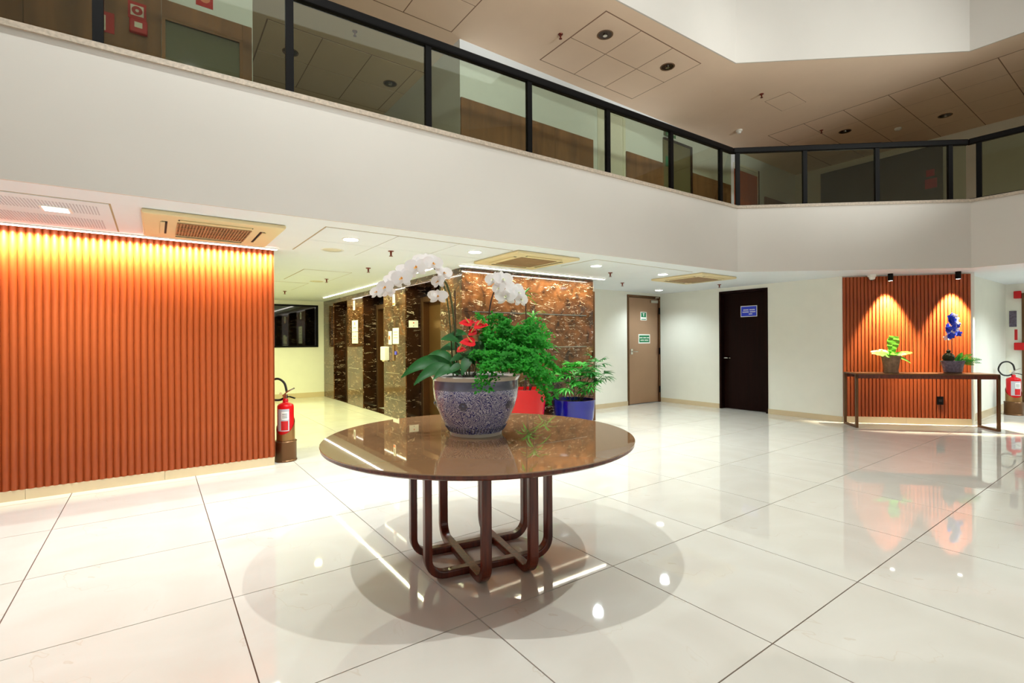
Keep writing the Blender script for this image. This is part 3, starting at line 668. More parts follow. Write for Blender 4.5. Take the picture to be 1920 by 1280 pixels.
def can(label, x, y, r=.09):
    t = thing('recessed_downlight', label, 'light', (x, y, ZU-.004)); MB().lathe([(r, -.004), (r+.018, -.006), (r+.02, 0)], 24, cap0=False, cap1=False).build('trim_ring', M['grille'], t, smooth=True)
    MB().lathe([(.001, -.003), (r, -.003), (r, 0)], 24).build('reflector', mat('unlit_reflector', srgb(70, 52, 42), .2, .6), t, smooth=True)
    MB().lathe([(.001, -.02), (.03, -.018), (.03, -.003)], 12).build('bulb', M['chrome'], t, smooth=True)
for a in (('unlit recessed downlight in the beige panel near the upper fascia', 5.0, 4.70), ('unlit recessed downlight in the right end of six beige panels', 6.36, 4.70), ('unlit recessed downlight on the right upper ceiling, left one', 11.25, 4.1), ('unlit recessed downlight on the right upper ceiling, right one', 12.0, 2.72),
          ('unlit recessed downlight in the upper corridor, left one behind glass', 1.6, 7.6), ('unlit recessed downlight in the upper corridor, right one behind glass', 3.1, 7.6)): can(*a)
t = thing('smoke_detector', 'white smoke detector on upper ceiling near railing corner', 'detector', (9.45, 5.3, ZU)); MB().lathe([(.001, -.07), (.03, -.065), (.04, -.04), (.06, -.03), (.06, 0)], 20).build('housing', M['plastic'], t, smooth=True)
t = thing('smoke_detector', 'pale smoke detector among the right upper ceiling panels', 'detector', (11.95, 3.43, ZU)); MB().lathe([(.001, -.05), (.04, -.045), (.06, -.03), (.06, 0)], 20).build('housing', M['plastic'], t, smooth=True)
# console spotlights and camera dome
for (x, y, lab) in ((9.38, 2.80, 'black cylinder ceiling spotlight above the birds nest fern'), (9.98, 2.12, 'black cylinder ceiling spotlight above the blue orchid')):
    t = thing('ceiling_spotlight', lab, 'light', (x, y, HC), 0, 'console spotlights')
    MB().lathe([(.035, 0), (.035, -.11), (.032, -.115)][::-1], 20, cap0=False).build('housing', M['black'], t, smooth=True)
    MB().lathe([(.001, -.113), (.030, -.113), (.030, -.105)], 20).build('lens', M['led'], t)
    lamp('console_spot', 'SPOT', (x, y, HC-.13), 650, (1, .88, .64), (x+.742*.16, y+.67*.16, 1.2), spot_size=math.radians(62), spot_blend=.55, shadow_soft_size=.025)
t = thing('dome_camera', 'white dome security camera at the left top of the console wall', 'camera', (9.3, 3.02, HC))
MB().lathe([(.06, 0), (.06, -.03), (.05, -.035)][::-1], 24).build('base', M['plastic'], t, smooth=True)
MB().lathe([(.001, -.09), (.025, -.083), (.042, -.06), (.046, -.035)], 20).build('dome', M['plastic'], t, smooth=True)
MB().lathe([(.001, -.094), (.02, -.09), (.028, -.08)], 16).build('lens', M['blackglass'], t, smooth=True)

# ---------------------------------------------------------------- wall notices by the elevators
def notice(name, label, y, z, w_, h_, extra=None):
    t = thing(name, label, 'notice', (XE, y, z), -PI/2); bb(-w_/2, w_/2, -.008, 0, -h_/2, h_/2).build('sheet', M['paper'], t)
    return t
t = notice('elevator_number_plate', 'narrow white plate high on the second elevator pier', 10.5, 2.14, .1, .2); word_bars(t, -.03, .03, .0, .12, -.008, M['ink'], (1,))
t = notice('notice_sheet', 'white notice sheet with orange mark, upper of two on the far pier', 10.45, 1.70, .36, .24); bb(-.02, .02, -.0095, -.008, .02, .08).build('print', M['orange'], t); word_bars(t, -.08, .08, -.04, .02, -.008, M['ink'], (4, 3))
t = notice('notice_sheet', 'pale notice sheet, lower of two on the far pier', 10.45, 1.45, .36, .24); word_bars(t, -.1, .1, .03, .02, -.008, M['joint'], (3, 4)); word_bars(t, -.1, .1, -.03, .02, -.008, M['joint'], (5, 2))
t = notice('elevator_number_plate', 'narrow white plate with red foot high on the nearer pier', 8.34, 2.10, .09, .2); bb(-.04, .04, -.0095, -.008, -.09, -.05).build('print', M['orange'], t); word_bars(t, -.02, .02, .02, .1, -.008, M['ink'], (1,))
t = notice('notice_strip', 'narrow white strip with orange emblem beside the framed notice', 8.52, 1.43, .14, .24); disc(t, 'print', .04, -.02, 0, -.0095, M['orange'])
t = notice('notice_sheet', 'larger pale notice page above the hand sanitizer dispenser', 8.26, 1.46, .26, .28)
for z in (.07, .02, -.03): word_bars(t, -.08, .08, z, .02, -.008, M['joint'], (3, 3, 3))
t = thing('sanitizer_dispenser', 'white wall mounted sanitizer dispenser on the nearer marble pier', 'dispenser', (XE, 8.66, 1.15), -PI/2)
bb(-.1, .1, -.1, 0, -.13, .12).build('housing', M['plastic'], t, bevel=.015); bb(-.04, .04, -.085, -.02, -.15, -.13).build('nozzle', M['ivory'], t)
t = thing('call_panel', 'slim metal elevator call panel with blue display right of the dispenser', 'panel', (XE, 8.36, 1.16), -PI/2)
bb(-.04, .04, -.012, 0, -.14, .14).build('plate', M['bronze'], t); bb(.06, .13, -.012, 0, -.03, .03).build('display', mat('blue_display', srgb(80, 80, 220), .3), t)
t = thing('wall_notice', 'white landscape notice with orange dot inside the nearest elevator recess', 'notice', (3.595, 7.85, 1.66), 0)
bb(-.085, .085, -.006, 0, -.06, .06).build('sheet', M['paper'], t); disc(t, 'print', .012, 0, .02, -.0075, M['orange']); disc(t, 'print', .007, 0, -.035, -.0075, M['ink'])
t = thing('alarm_siren', 'red fire alarm siren beside the dark doorway at right edge', 'alarm', (wx, 1.95, 2.17), -PI/2); bb(-.05, .05, -.08, 0, -.07, .07).build('housing', M['red'], t, bevel=.01)
t = thing('alarm_call_point', 'red alarm call point mounted on the wall by the right doorway', 'alarm', (wx, 1.93, 1.2), -PI/2); bb(-.07, .07, -.07, 0, -.07, .07).build('housing', M['red'], t, bevel=.01)
t = thing('wall_plaque', 'grey purple plaque on the wall by the right doorway', 'sign', (wx, 2.02, 1.72), -PI/2); bb(-.05, .05, -.01, 0, -.15, .15).build('plate', M['greypot'], t)
t = thing('red_label_strip', 'thin red lettered strip above the right alarm call point', 'sign', (wx, 1.98, 1.42), -PI/2); bb(-.02, .02, -.006, 0, -.1, .1).build('plate', M['redmatte'], t)

# ---------------------------------------------------------------- round table
RTB = .947; ZT = .766
tb = thing('round_table', 'round brown lacquered pedestal table on interlaced red brown wooden loops', 'table', (TC.x, TC.y, 0), math.radians(-10.6))
MB().lathe([(RTB-.002, ZT-.006), (RTB, ZT-.003), (RTB, ZT-.001), (RTB-.002, ZT)], 160).build('glass_top', M['top'], tb)
MB().lathe([(.001, ZT-.032), (RTB-.02, ZT-.032), (RTB-.004, ZT-.022), (RTB-.002, ZT-.0065), (.001, ZT-.0065)], 128).build('tabletop', M['walnut'], tb, smooth=True)
def uframe(L, off, axis, zb):
    r = .10; hl = L/2; pts = [(-hl, ZT-.033)]; pts.append((-hl, zb+r))
    for k in range(1, 8): a = PI+PI/2*k/8; pts.append((-hl+r+r*math.cos(a), zb+r+r*math.sin(a)))
    pts.append((-hl+r, zb)); pts.append((hl-r, zb))
    for k in range(1, 8): a = -PI/2+PI/2*k/8; pts.append((hl-r+r*math.cos(a), zb+r+r*math.sin(a)))
    pts.append((hl, zb+r)); pts.append((hl, ZT-.033))
    if axis == 'x': P = [(x, off, z) for x, z in pts]; side = (0, 1, 0)
    else: P = [(off, x, z) for x, z in pts]; side = (1, 0, 0)
    return MB().bar(P, .058, .042, side)
for off, oy in ((-.165, -.125), (.165, .165)):
    uframe(.78, off, 'x', .022).build('leg_loop', M['walnut'], tb, bevel=.008)
    uframe(.78, oy, 'y', .0225).build('leg_loop', M['walnut'], tb, bevel=.008)

# ---------------------------------------------------------------- big porcelain pot and its plants
PX, PY = 1.665, 2.70
pot = thing('porcelain_pot', 'large blue and white porcelain pot on the round table', 'pot', (PX, PY, ZT))
prof = [(.16, .0), (.165, .012), (.17, .02), (.195, .06), (.225, .12), (.25, .18), (.266, .24), (.272, .29), (.272, .33)]
MB().lathe(prof[2:8], 96, cap0=False, cap1=False).build('patterned_body', M['bluewhite'], pot, smooth=True)
MB().lathe([(.272, .29), (.2735, .30), (.272, .345)], 96, cap0=False, cap1=False).build('glaze_band', M['greyglaze'], pot, smooth=True)
MB().lathe([(.272, .345), (.280, .358), (.286, .368), (.284, .375), (.262, .372), (.258, .36), (.25, .34), (.20, .335)], 96, cap0=False, cap1=False).build('rim', M['porcelain'], pot, smooth=True)
MB().lathe([(.14, 0), (.165, 0), (.168, .012), (.1702, .0205)], 96, cap0=True, cap1=False).build('foot_ring', M['porcelain'], pot, smooth=True)
mb = MB()
for k in range(60):
    a = 2*PI*k/60
    for (r, z) in ((.1745, .026),):
        p0 = Vector((r*math.cos(a), r*math.sin(a), z)); p1 = Vector((.1975*math.cos(a+.05), .1975*math.sin(a+.05), .062)); mb.tube([p0, (p0+p1)/2, p1], [.002, .004, .002], 5)
mb.build('fluted_collar', M['greyglaze'], pot, smooth=True)
def rosette(ang, z, r, s=.03):
    mb = MB(); n = 6
    c = Vector((r*math.cos(ang), r*math.sin(ang), z)); nrm = Vector((math.cos(ang), math.sin(ang), -.25)).normalized(); tx = Vector((-math.sin(ang), math.cos(ang), 0)); ty = nrm.cross(tx)
    for k in range(n):
        a = 2*PI*k/n; d = tx*math.cos(a)+ty*math.sin(a); mb.leaf(c+nrm*.002, d, nrm, s, s*.9, 0, 4, .1)
    vs = []
    mb.tube([c, c+nrm*.006, c+nrm*.008], [s*.35, s*.3, .001], 10)
    return mb.build('flower_rosette', M['greyglaze'], pot, smooth=True)
va = math.atan2(-VD.y, -VD.x)
for da in (-.22, .95, -1.35): rosette(va+da, .20, .2585)
MB().lathe([(.001, .362), (.23, .358), (.2575, .352)], 40).build('soil', M['soil'], pot, smooth=True)

def bez(pts, n=16):
    pts = [Vector(p) for p in pts]; out = []
    k = len(pts)
    for i in range(k-1):
        p0 = pts[max(i-1, 0)]; p1 = pts[i]; p2 = pts[i+1]; p3 = pts[min(i+2, k-1)]
        for j in range(n):
            t = j/n; out.append(.5*((2*p1)+(p2-p0)*t+(2*p0-5*p1+4*p2-p3)*t*t+(3*p1-p0-3*p2+p3)*t*t*t))
    out.append(pts[-1]); return out
def orchid_flower(parent, c, nrm, s, mpet, mlip, o):
    nrm = Vector(nrm).normalized(); c = Vector(c)-o; tx = nrm.cross(UP).normalized(); ty = tx.cross(nrm).normalized()
    mb = MB(); sh = lambda t: math.sin(PI*(t*.92+.06))**.6
    sh2 = lambda t: math.sin(PI*(t**.75*.94+.04))**.45
    for a, L, W in ((90, .52, .34), (215, .5, .32), (325, .5, .32)):
        d = tx*math.cos(math.radians(a))+ty*math.sin(math.radians(a))-nrm*.12; mb.leaf(c-nrm*.002, d, nrm, L*s, W*s, 0, 5, -.1, sh)
    for a in (14, 166):
        d = tx*math.cos(math.radians(a))+ty*math.sin(math.radians(a))+nrm*.05; mb.leaf(c+nrm*.003, d, nrm, .58*s, .62*s, 0, 6, .08, sh2)
    f = mb.build('flower', mpet, parent, smooth=True)
    lp = MB(); lp.leaf(c+nrm*.004, nrm*.8-ty*.7, nrm, .22*s, .16*s, 0, 4, .4); lp.tube([c, c+nrm*.1*s+ty*.03*s], [.05*s, .03*s], 8); lp.build('lip', mlip, f, smooth=True)
PO = Vector((PX, PY, ZT+.3))
D0 = 3.08
orc = thing('orchid', 'tall white orchid arching to the left over the porcelain pot', 'orchid', PO)
st = bez([at(858, 705, D0), at(854, 640, D0), at(848, 575, D0), at(838, 535, 3.06), at(818, 507, 3.04), at(795, 494, 3.02), at(765, 508, 3.0), at(735, 532, 2.98), at(708, 552, 2.97)], 6)
MB().tube([p-PO for p in st], [.006]*20+[.004]*(len(st)-20), 6).build('stem', M['stem'], orc, smooth=True)
st2 = bez([at(850, 705, D0+.05), at(846, 640, D0+.05), at(842, 590, D0+.04), at(836, 550, D0+.02), at(828, 528, D0), at(822, 560, D0-.02)], 6)
MB().tube([p-PO for p in st2], .0045, 6).build('stem', M['stem'], orc, smooth=True)
MB().tube([p-PO for p in (at(856, 705, D0+.02), at(853, 545, D0+.03))], .004, 6).build('support_stake', M['stem_dk'], orc)
tocam = (-VD).normalized()
for k, (px, py, d, s, nx) in enumerate(((707, 548, 2.96, .085, -.5), (723, 539, 2.95, .10, -.4), (739, 527, 2.98, .10, .3), (754, 522, 2.94, .115, -.3), (764, 508, 2.99, .11, .2), (781, 501, 2.96, .12, -.2), (797, 490, 3.0, .12, .1), (812, 494, 2.98, .10, .6), (832, 512, 3.02, .095, .8), (822, 528, 3.0, .09, -.7), (821, 556, 3.02, .10, .2), (727, 548, 3.0, .07, .5), (744, 516, 3.02, .08, 0))):
    orchid_flower(orc, at(px, py, d), tocam+RT*nx+UP*(.2 if k % 2 else .5), s*1.12, M['petal'], M['lip'], PO)
big = MB
for (b_, tip_, W, dr) in ((at(862, 700, D0-.02), at(752, 708, D0-.1), .10, .12), (at(862, 702, D0-.05), at(776, 722, D0-.18), .085, .14), (at(858, 698, D0+.1), at(800, 668, D0+.2), .08, .05), (at(870, 702, D0-.1), at(812, 712, D0-.22), .07, .05)):
    d = tip_-b_; dd = Vector((d.x, d.y, d.z+d.length*(dr+.42)))
    L = d.length*1.08
    lf = MB(); bp = []; n = 12; nm_ = (UP*.55+tocam*.8).normalized(); side = d.cross(nm_).normalized()
    vs = []; fs = []
    for i in range(n+1):
        t = i/n; c = b_+d*t+UP*(4*t*(1-t))*d.length*.22-PO; wv = math.sin(PI*(t**.85*.97+.02))**.7*W/2
        vs += [c+side*wv+nm_*wv*.3, c, c-side*wv+nm_*wv*.3]
    for i in range(n): a = i*3; fs += [(a, a+1, a+4, a+3), (a+1, a+2, a+5, a+4)]
    lf.add(vs, fs).build('leaf', M['leaf'], orc, smooth=True)
orc2 = thing('orchid', 'second white orchid drooping above the fern, in front of the marble wall', 'orchid', PO)
st = bez([at(912, 700, D0+.02), at(914, 640, D0+.03), at(918, 580, D0+.04), at(926, 548, D0+.04), at(940, 532, D0+.03), at(955, 540, D0+.02), at(966, 562, D0+.02)], 6)
MB().tube([p-PO for p in st], .0045, 6).build('stem', M['stem_dk'], orc2, smooth=True)
for k, (px, py, d, s, nx) in enumerate(((925, 524, 3.08, .10, -.6), (943, 524, 3.07, .11, .5), (936, 541, 3.05, .09, -.8), (949, 556, 3.04, .12, -.3), (964, 543, 3.06, .10, .5), (972, 549, 3.05, .09, 1.0), (976, 562, 3.08, .10, 1.0))):
    orchid_flower(orc2, at(px, py, d), tocam+RT*nx+UP*.3, s*1.08, M['petal'], mat('greenish_throat', srgb(226, 228, 190), .5) if k == 0 else bpy.data.materials['greenish_throat'], PO)
def heart(t): return (math.sin(PI*min(1, t*.96+.04)**.55))**.8
an = thing('anthurium', 'red anthurium with glossy heart leaves in the middle of the porcelain pot', 'flowering plant', PO)
for (px, py, d, s, ax) in ((872, 605, 3.0, .08, -1), (903, 609, 2.96, .09, 1), (890, 623, 2.98, .075, 1), (876, 641, 2.93, .095, -1), (866, 655, 2.96, .06, 1), (884, 604, 3.03, .055, 1)):
    p = at(px, py, d); dirv = (RT*ax+tocam*.25+UP*.05).normalized()
    b_ = at(884+(px-884)*.3, 705, d); MB().tube([q-PO for q in bez([b_, (b_+p)/2+RT*.01, p-dirv*s*.4], 5)], .0028, 6).build('stem', M['stem'], an, smooth=True)
    s_ = MB().leaf(p-dirv*s*.5-PO, dirv, UP*.8+tocam*.8, s, s*.85, .05, 8, .12, heart).build('spathe', M['redpetal'], an, smooth=True)
    MB().tube([p-dirv*s*.3-PO, p-dirv*s*.1+UP*.02-PO, p+UP*.035-PO], [.005, .005, .003], 8).build('spadix', M['spadix'], s_, smooth=True)
for (px, py, d, s, ax, up_) in ((846, 630, 3.05, .17, -.6, .2), (862, 622, 3.1, .13, .7, .2), (842, 648, 3.15, .15, -.9, .1), (858, 668, 2.98, .12, -.5, .0), (906, 648, 3.0, .17, 1, .2), (915, 632, 3.1, .13, 1, .1), (882, 668, 2.95, .12, .3, -.2), (898, 668, 2.92, .13, .8, -.3), (872, 684, 2.9, .11, -.2, -.4), (850, 690, 2.92, .10, -.8, -.3)):
    p = at(px, py, d); dirv = (RT*ax+tocam*.35+UP*up_).normalized()
    b_ = at(880+(px-880)*.3, 706, d+.02); MB().tube([q-PO for q in bez([b_, (b_+p)/2, p-dirv*s*.5], 4)], .003, 6).build('stem', M['stem'], an, smooth=True)
    MB().leaf(p-dirv*s*.5-PO, dirv, UP+tocam*.8, s, s*.62, .25, 10, .15, heart).build('leaf', M['leaf'], an, smooth=True)
fe = thing('maidenhair_fern', 'lush maidenhair fern spilling over the right rim of the porcelain pot', 'fern', PO)
def frond(b_, e_, arch, nm='frond'):
    b_ = Vector(b_); e_ = Vector(e_); n = 20
    pts = []
    for i in range(n+1):
        t = i/n; pts.append(b_.lerp(e_, t)+UP*arch*math.sin(PI*t**.8)-PO)
    mb = MB(); mb.tube(pts, .0012, 3, cap=False)
    L = (e_-b_).length
    for i in range(5, n+1):
        t = i/n; p = pts[i]; tg = (pts[i]-pts[i-1]).normalized(); sd = tg.cross(UP).normalized()
        for sg_ in (-1, 1):
            bl = L*.30*(1-t*.55)*(.7+.5*rnd.random()); dr = (sd*sg_+tg*.55+Vector((rnd.uniform(-.2, .2), rnd.uniform(-.2, .2), rnd.uniform(-.15, .35)))).normalized()
            m_ = 6
            for q in range(1, m_+1):
                c = p+dr*bl*q/m_-UP*.35*bl*(q/m_)**2+Vector((rnd.uniform(-.006, .006), rnd.uniform(-.006, .006), rnd.uniform(-.006, .006)))
                r = .0125*(.7+.5*rnd.random()); nn = (tocam*.6+UP*.7+Vector((rnd.uniform(-.6, .6), rnd.uniform(-.6, .6), rnd.uniform(-.4, .4)))).normalized()
                ax1 = nn.orthogonal().normalized(); ax1.rotate(Matrix.Rotation(rnd.random()*6.28, 3, nn)); ax2 = nn.cross(ax1)
                mb.add([c, c+ax1*r*1.1+ax2*r*.75, c+ax1*r*1.5, c+ax1*r*1.1-ax2*r*.75], [(0, 1, 2, 3)])
    return mb.build(nm, M['fern'], fe)
ends = [(905, 600, 3.0, .05), (930, 592, 3.05, .05), (950, 600, 3.0, .06), (975, 612, 2.95, .06), (990, 600, 3.15, .05), (1005, 628, 3.0, .07), (1020, 648, 3.1, .08), (1035, 668, 3.0, .09), (1045, 690, 3.1, .1), (1035, 708, 2.9, .1), (1040, 735, 3.0, .13), (1028, 752, 2.95, .14), (1018, 728, 2.8, .12), (1000, 700, 2.75, .1), (985, 690, 2.7, .09), (960, 685, 2.7, .08), (935, 685, 2.68, .08),
        (908, 728, 2.72, .12), (900, 718, 2.74, .1), (915, 690, 2.72, .07), (925, 660, 2.8, .05), (945, 640, 2.85, .05), (965, 650, 2.8, .06), (985, 655, 2.8, .06), (1005, 668, 2.85, .07), (895, 660, 2.85, .04), (1010, 605, 3.2, .05), (1025, 625, 3.25, .06), (1000, 640, 3.25, .05), (970, 630, 2.95, .05), (910, 625, 2.95, .04), (940, 615, 2.95, .04), (1020, 695, 2.85, .08), (955, 665, 2.72, .06), (1030, 745, 3.1, .12), (925, 640, 2.88, .04), (990, 675, 2.74, .07)]
for (px, py, d, ar) in ends:
    k = rnd.random(); frond(at(925+25*k+(px-940)*.15, 700, 3.0+.1*rnd.random()), at(px, py, d), ar)
    if py < 712: frond(at(940+20*rnd.random(), 700, 3.05), at(px+rnd.uniform(-14, 14), py+rnd.uniform(-10, 14), d+.06), ar)

# ---------------------------------------------------------------- floor pots by the marble wall
def rhapis(root, spots, m, nf=8, L=.24, W=.034):
    o = Vector(root.location)
    for (b_, top, n, sc) in spots:
        b_ = Vector(b_)-o; top = Vector(top)-o
        MB().tube(bez([b_, (b_+top)/2+Vector((rnd.uniform(-.02, .02), 0, 0)), top], 4), .006, 6).build('cane', M['stem'], root, smooth=True)
        for q in range(n):
            a = 2*PI*q/n+rnd.random(); el = rnd.uniform(-.2, .8); hub = top-Vector((0, 0, rnd.uniform(0, .18)*sc))
            dr = Vector((math.cos(a)*math.cos(el), math.sin(a)*math.cos(el), math.sin(el))); h2 = hub+dr*.10*sc
            mb = MB(); mb.tube([hub, h2], .003, 5)
            sd = dr.cross(UP).normalized(); u2 = sd.cross(dr)
            for k in range(nf):
                g = (k/(nf-1)-.5)*2.6; d2_ = (dr*math.cos(g)+sd*math.sin(g)+u2*rnd.uniform(-.1, .25)).normalized()
                mb.leaf(h2, d2_, u2, L*sc*rnd.uniform(.75, 1.05), W*sc, .35, 5, .15)
            mb.build('fan_leaf', m, root, smooth=True)
bp = thing('glazed_floor_pot', 'cobalt blue glazed floor pot by the right end of marble wall', 'pot', (5.13, 5.50, 0))
MB().lathe([(.20, 0), (.24, .02), (.29, .2), (.31, .40), (.315, .46), (.32, .475), (.29, .475), (.28, .42), (.2, .41)], 56, cap1=False).build('body', M['bluepot'], bp, smooth=True)
MB().lathe([(.001, .43), (.284, .425), (.284, .41)], 40).build('soil', M['soil'], bp, smooth=True)
rp_ = thing('lady_palm', 'green lady palm with finger leaves growing in the cobalt blue pot', 'palm', (5.13, 5.50, .43))
rhapis(rp_, [((5.13+x*.3, 5.50+y*.3, .43), (5.13+x, 5.50+y, z), n, s) for x, y, z, n, s in ((0, 0, .86, 7, 1), (.22, -.1, .80, 6, .95), (-.2, -.12, .78, 6, .95), (.08, -.25, .72, 6, .9), (.3, .06, .98, 6, 1), (-.1, .15, .95, 6, 1), (-.3, .1, .84, 5, .9), (.15, .15, 1.02, 5, .9))], M['leaf_bright'])
rpot = thing('glazed_floor_pot', 'tall red glazed floor pot partly hidden behind the porcelain pot', 'pot', (4.15, 5.42, 0))
MB().lathe([(.17, 0), (.2, .02), (.25, .35), (.29, .66), (.30, .70), (.27, .70), (.26, .64), (.2, .63)], 48, cap1=False).build('body', M['redpot'], rpot, smooth=True)
MB().lathe([(.001, .66), (.26, .655), (.26, .63)], 40).build('soil', M['soil'], rpot, smooth=True)
dr_ = thing('dracaena', 'tall slender leafed plant growing in the red pot before the marble', 'plant', (4.15, 5.42, .66))
def rosette_plant(root, tops, m, n=14, L=.26, W=.03):
    o = Vector(root.location)
    for b_, top, sc in tops:
        b_ = Vector(b_)-o; top = Vector(top)-o
        MB().tube(bez([b_, (b_+top)/2+Vector((.02, .0, 0)), top], 5), .009, 7).build('cane', M['stem_dk'], root, smooth=True)
        mb = MB()
        for k in range(n):
            a = k*2.4; el = .9-.9*k/n+rnd.uniform(-.2, .2); d2_ = Vector((math.cos(a)*math.cos(el), math.sin(a)*math.cos(el), math.sin(el)))
            mb.leaf(top-UP*.08*k/n, d2_, UP, L*sc*rnd.uniform(.8, 1.1), W, .45, 6, .2)
        mb.build('leaf_crown', m, root, smooth=True)
rosette_plant(dr_, [((4.15, 5.42, .66), at(985, 548, 6.75), .9), ((4.2, 5.4, .66), at(1000, 592, 6.8), 1.3), ((4.1, 5.4, .66), at(990, 625, 6.7), 1.2), ((4.25, 5.45, .66), at(1020, 640, 6.9), 1.1)], M['leaf_bright'])
o_ = rp_.location
rhapis(rp_, [((5.2, 5.45, .43), tuple(at(1118, 672, 7.5)), 6, .85), ((5.2, 5.45, .43), tuple(at(1128, 705, 7.5)), 5, .85), ((5.2, 5.4, .43), tuple(at(1100, 690, 7.3)), 6, .9)], M['leaf'])

# ---------------------------------------------------------------- console table and its plants
MW = Vector(((W1[0]+W2[0])/2, (W1[1]+W2[1])/2, 0)); ex = Vector((math.cos(RZD), math.sin(RZD), 0)); nr = Vector((math.sin(RZD), -math.cos(RZD), 0))
CT = MW + nr*.33 + ex*(.0)
ct = thing('console_table', 'slim brown metal console table against the lit fluted panel', 'table', CT, RZD)
Lc, Wc, Hc = 1.87, .42, .83
bb(-Lc/2, Lc/2, -Wc/2, Wc/2, Hc-.018, Hc).build('tabletop', M['bronze_dk'], ct, bevel=.003)
f = MB(); f.box(-Lc/2, Lc/2, -Wc/2, -Wc/2+.025, Hc-.075, Hc-.019); f.box(-Lc/2, Lc/2, Wc/2-.025, Wc/2, Hc-.075, Hc-.019); f.build('apron', M['walnut'], ct)
for s in (-1, 1):
    x = s*(Lc/2-.0175); f = MB()
    f.box(x-.0175, x+.0175, -Wc/2, -Wc/2+.03, .03, Hc-.0195); f.box(x-.0175, x+.0175, Wc/2-.03, Wc/2, .03, Hc-.0195); f.box(x-.0175, x+.0175, -Wc/2, Wc/2, 0, .03); f.build('leg_frame', M['bronze_dk'], ct)
p1 = CT - ex*.36 + UP*Hc; p2 = CT + ex*.46 + UP*Hc
t = thing('stoneware_pot', 'crumpled brown stoneware pot on the left of the console table', 'pot', p1, RZD)
MB().lathe([(.085, 0), (.1, .006), (.092, .03), (.1, .1), (.118, .22), (.128, .27), (.115, .268), (.105, .24), (.001, .235)], 28, cap1=False).build('body', M['stonepot'], t, smooth=True)
MB().lathe([(.001, .25), (.104, .246), (.104, .238)], 24).build('soil', M['soil'], t)
t = thing('birds_nest_fern', 'bright lime birds nest fern with wavy leaves in brown stoneware pot', 'fern', p1+UP*.25, RZD)
strap = lambda t: (math.sin(PI*(t**.9*.9+.06))**.55)
flare = lambda t: (.25+.75*min(1, t*1.6))*(1 if t < .9 else .75)
for (a, el, L, W, dr2) in ((0.1, 1.45, .33, .17, .02), (.15, .35, .34, .08, .15), (2.9, .55, .32, .09, .25), (3.3, .30, .30, .09, .1), (-.1, .1, .30, .07, .45), (-2.2, .2, .2, .08, .2), (-.8, .45, .22, .08, .2), (1.2, .8, .24, .09, .2), (2.2, .7, .24, .09, .2), (-1.6, .5, .2, .08, .3)):
    d_ = Vector((math.cos(a)*math.cos(el), math.sin(a)*math.cos(el)*.8, math.sin(el)))
    MB().leaf((0, 0, 0), d_, (0, -1, .25) if el > 1 else (0, -1, 1.0), L, W, dr2, 12, .15, flare if el > 1 else strap, wave=.08).build('leaf', M['lime'], t, smooth=True)
t = thing('stoneware_bowl', 'mottled grey oval planter bowl on the right of the console table', 'pot', p2, RZD)
MB().lathe([(.11, 0), (.118, .008), (.12, .012)], 32, cap1=True, sy=.7).build('saucer', M['stonepot'], t)
MB().lathe([(.10, .0125), (.115, .02), (.135, .12), (.152, .19), (.14, .19), (.13, .165), (.001, .16)], 36, cap1=False, sy=.7).build('body', M['greypot'], t, smooth=True)
bo = thing('blue_orchid', 'vivid blue orchid rising from the grey oval planter', 'orchid', p2+UP*.18, RZD)
for dx in (-.055, -.0): MB().tube(bez([(dx, 0, -.01), (dx-.01, 0, .3), (dx-.02+.03, 0, .46), (dx+.03, -.02, .56)], 5), .004, 6).build('stem', M['stem_dk'], bo, smooth=True)
m4 = Matrix.Rotation(-RZD, 3, 'Z')
for k in range(34):
    x = rnd.uniform(-.08, .10); z = .36+.34*k/34; y = rnd.uniform(-.05, .05); s = rnd.uniform(.075, .10)
    nrl = Vector((rnd.uniform(-.8, .8), -1, rnd.uniform(-.3, .5))).normalized()
    mb = MB(); c = Vector((x*(1.1-.4*k/22), y, z)); tx = nrl.cross(UP).normalized(); ty = tx.cross(nrl)
    for q in range(5):
        a = 2*PI*q/5+.3; mb.leaf(c, tx*math.cos(a)+ty*math.sin(a)+nrl*.15, nrl, s*.55, s*.45, 0, 4, .1, strap)
    f = mb.build('flower', M['bluepetal'] if k % 4 else M['petal'], bo, smooth=True)
for (d_, L) in (((-1, -.2, .25), .16), ((-1, .2, -.3), .14)): MB().leaf((-.06, 0, .01), d_, UP, L, .03, .4, 6).build('leaf', M['leaf'], bo, smooth=True)
t = thing('moss_ball', 'dark round moss ball at the foot of the blue orchid', 'moss ball', p2-ex*.055+UP*.165, RZD)
MB().lathe([(.001, 0), (.05, .012), (.075, .055), (.07, .1), (.045, .13), (.02, .15), (.03, .17), (.001, .2)], 24, cap0=False, cap1=False).build('ball', M['moss'], t, smooth=True)
t = thing('sword_fern', 'small green sword fern leaning right from the grey planter', 'fern', p2+ex*.05+UP*.17, RZD)
for (dx, dz, L) in ((.35, 1, .2), (.7, .7, .26), (1, .45, .3), (1, .22, .28), (.1, .9, .14), (1, .05, .2), (-.1, .6, .12), (.8, .3, .2), (1, .35, .36)):
    mb = MB(); d_ = Vector((dx, rnd.uniform(-.5, .2), dz)).normalized(); sd = d_.cross(Vector((0, 1, 0))).normalized()
    for q in range(1, 16):
        t_ = q/15; c = d_*L*t_-UP*L*.25*t_*t_
        for s in (-1, 1): mb.leaf(c, sd*s+d_*.4, (0, -1, .3), .045*math.sin(PI*(t_*.85+.12)), .014, .1, 3, 0)
    mb.tube([(0, 0, 0), d_*L*.5-UP*L*.06, d_*L-UP*L*.25], .002, 4); mb.build('frond', M['leaf_bright'], t, smooth=True)

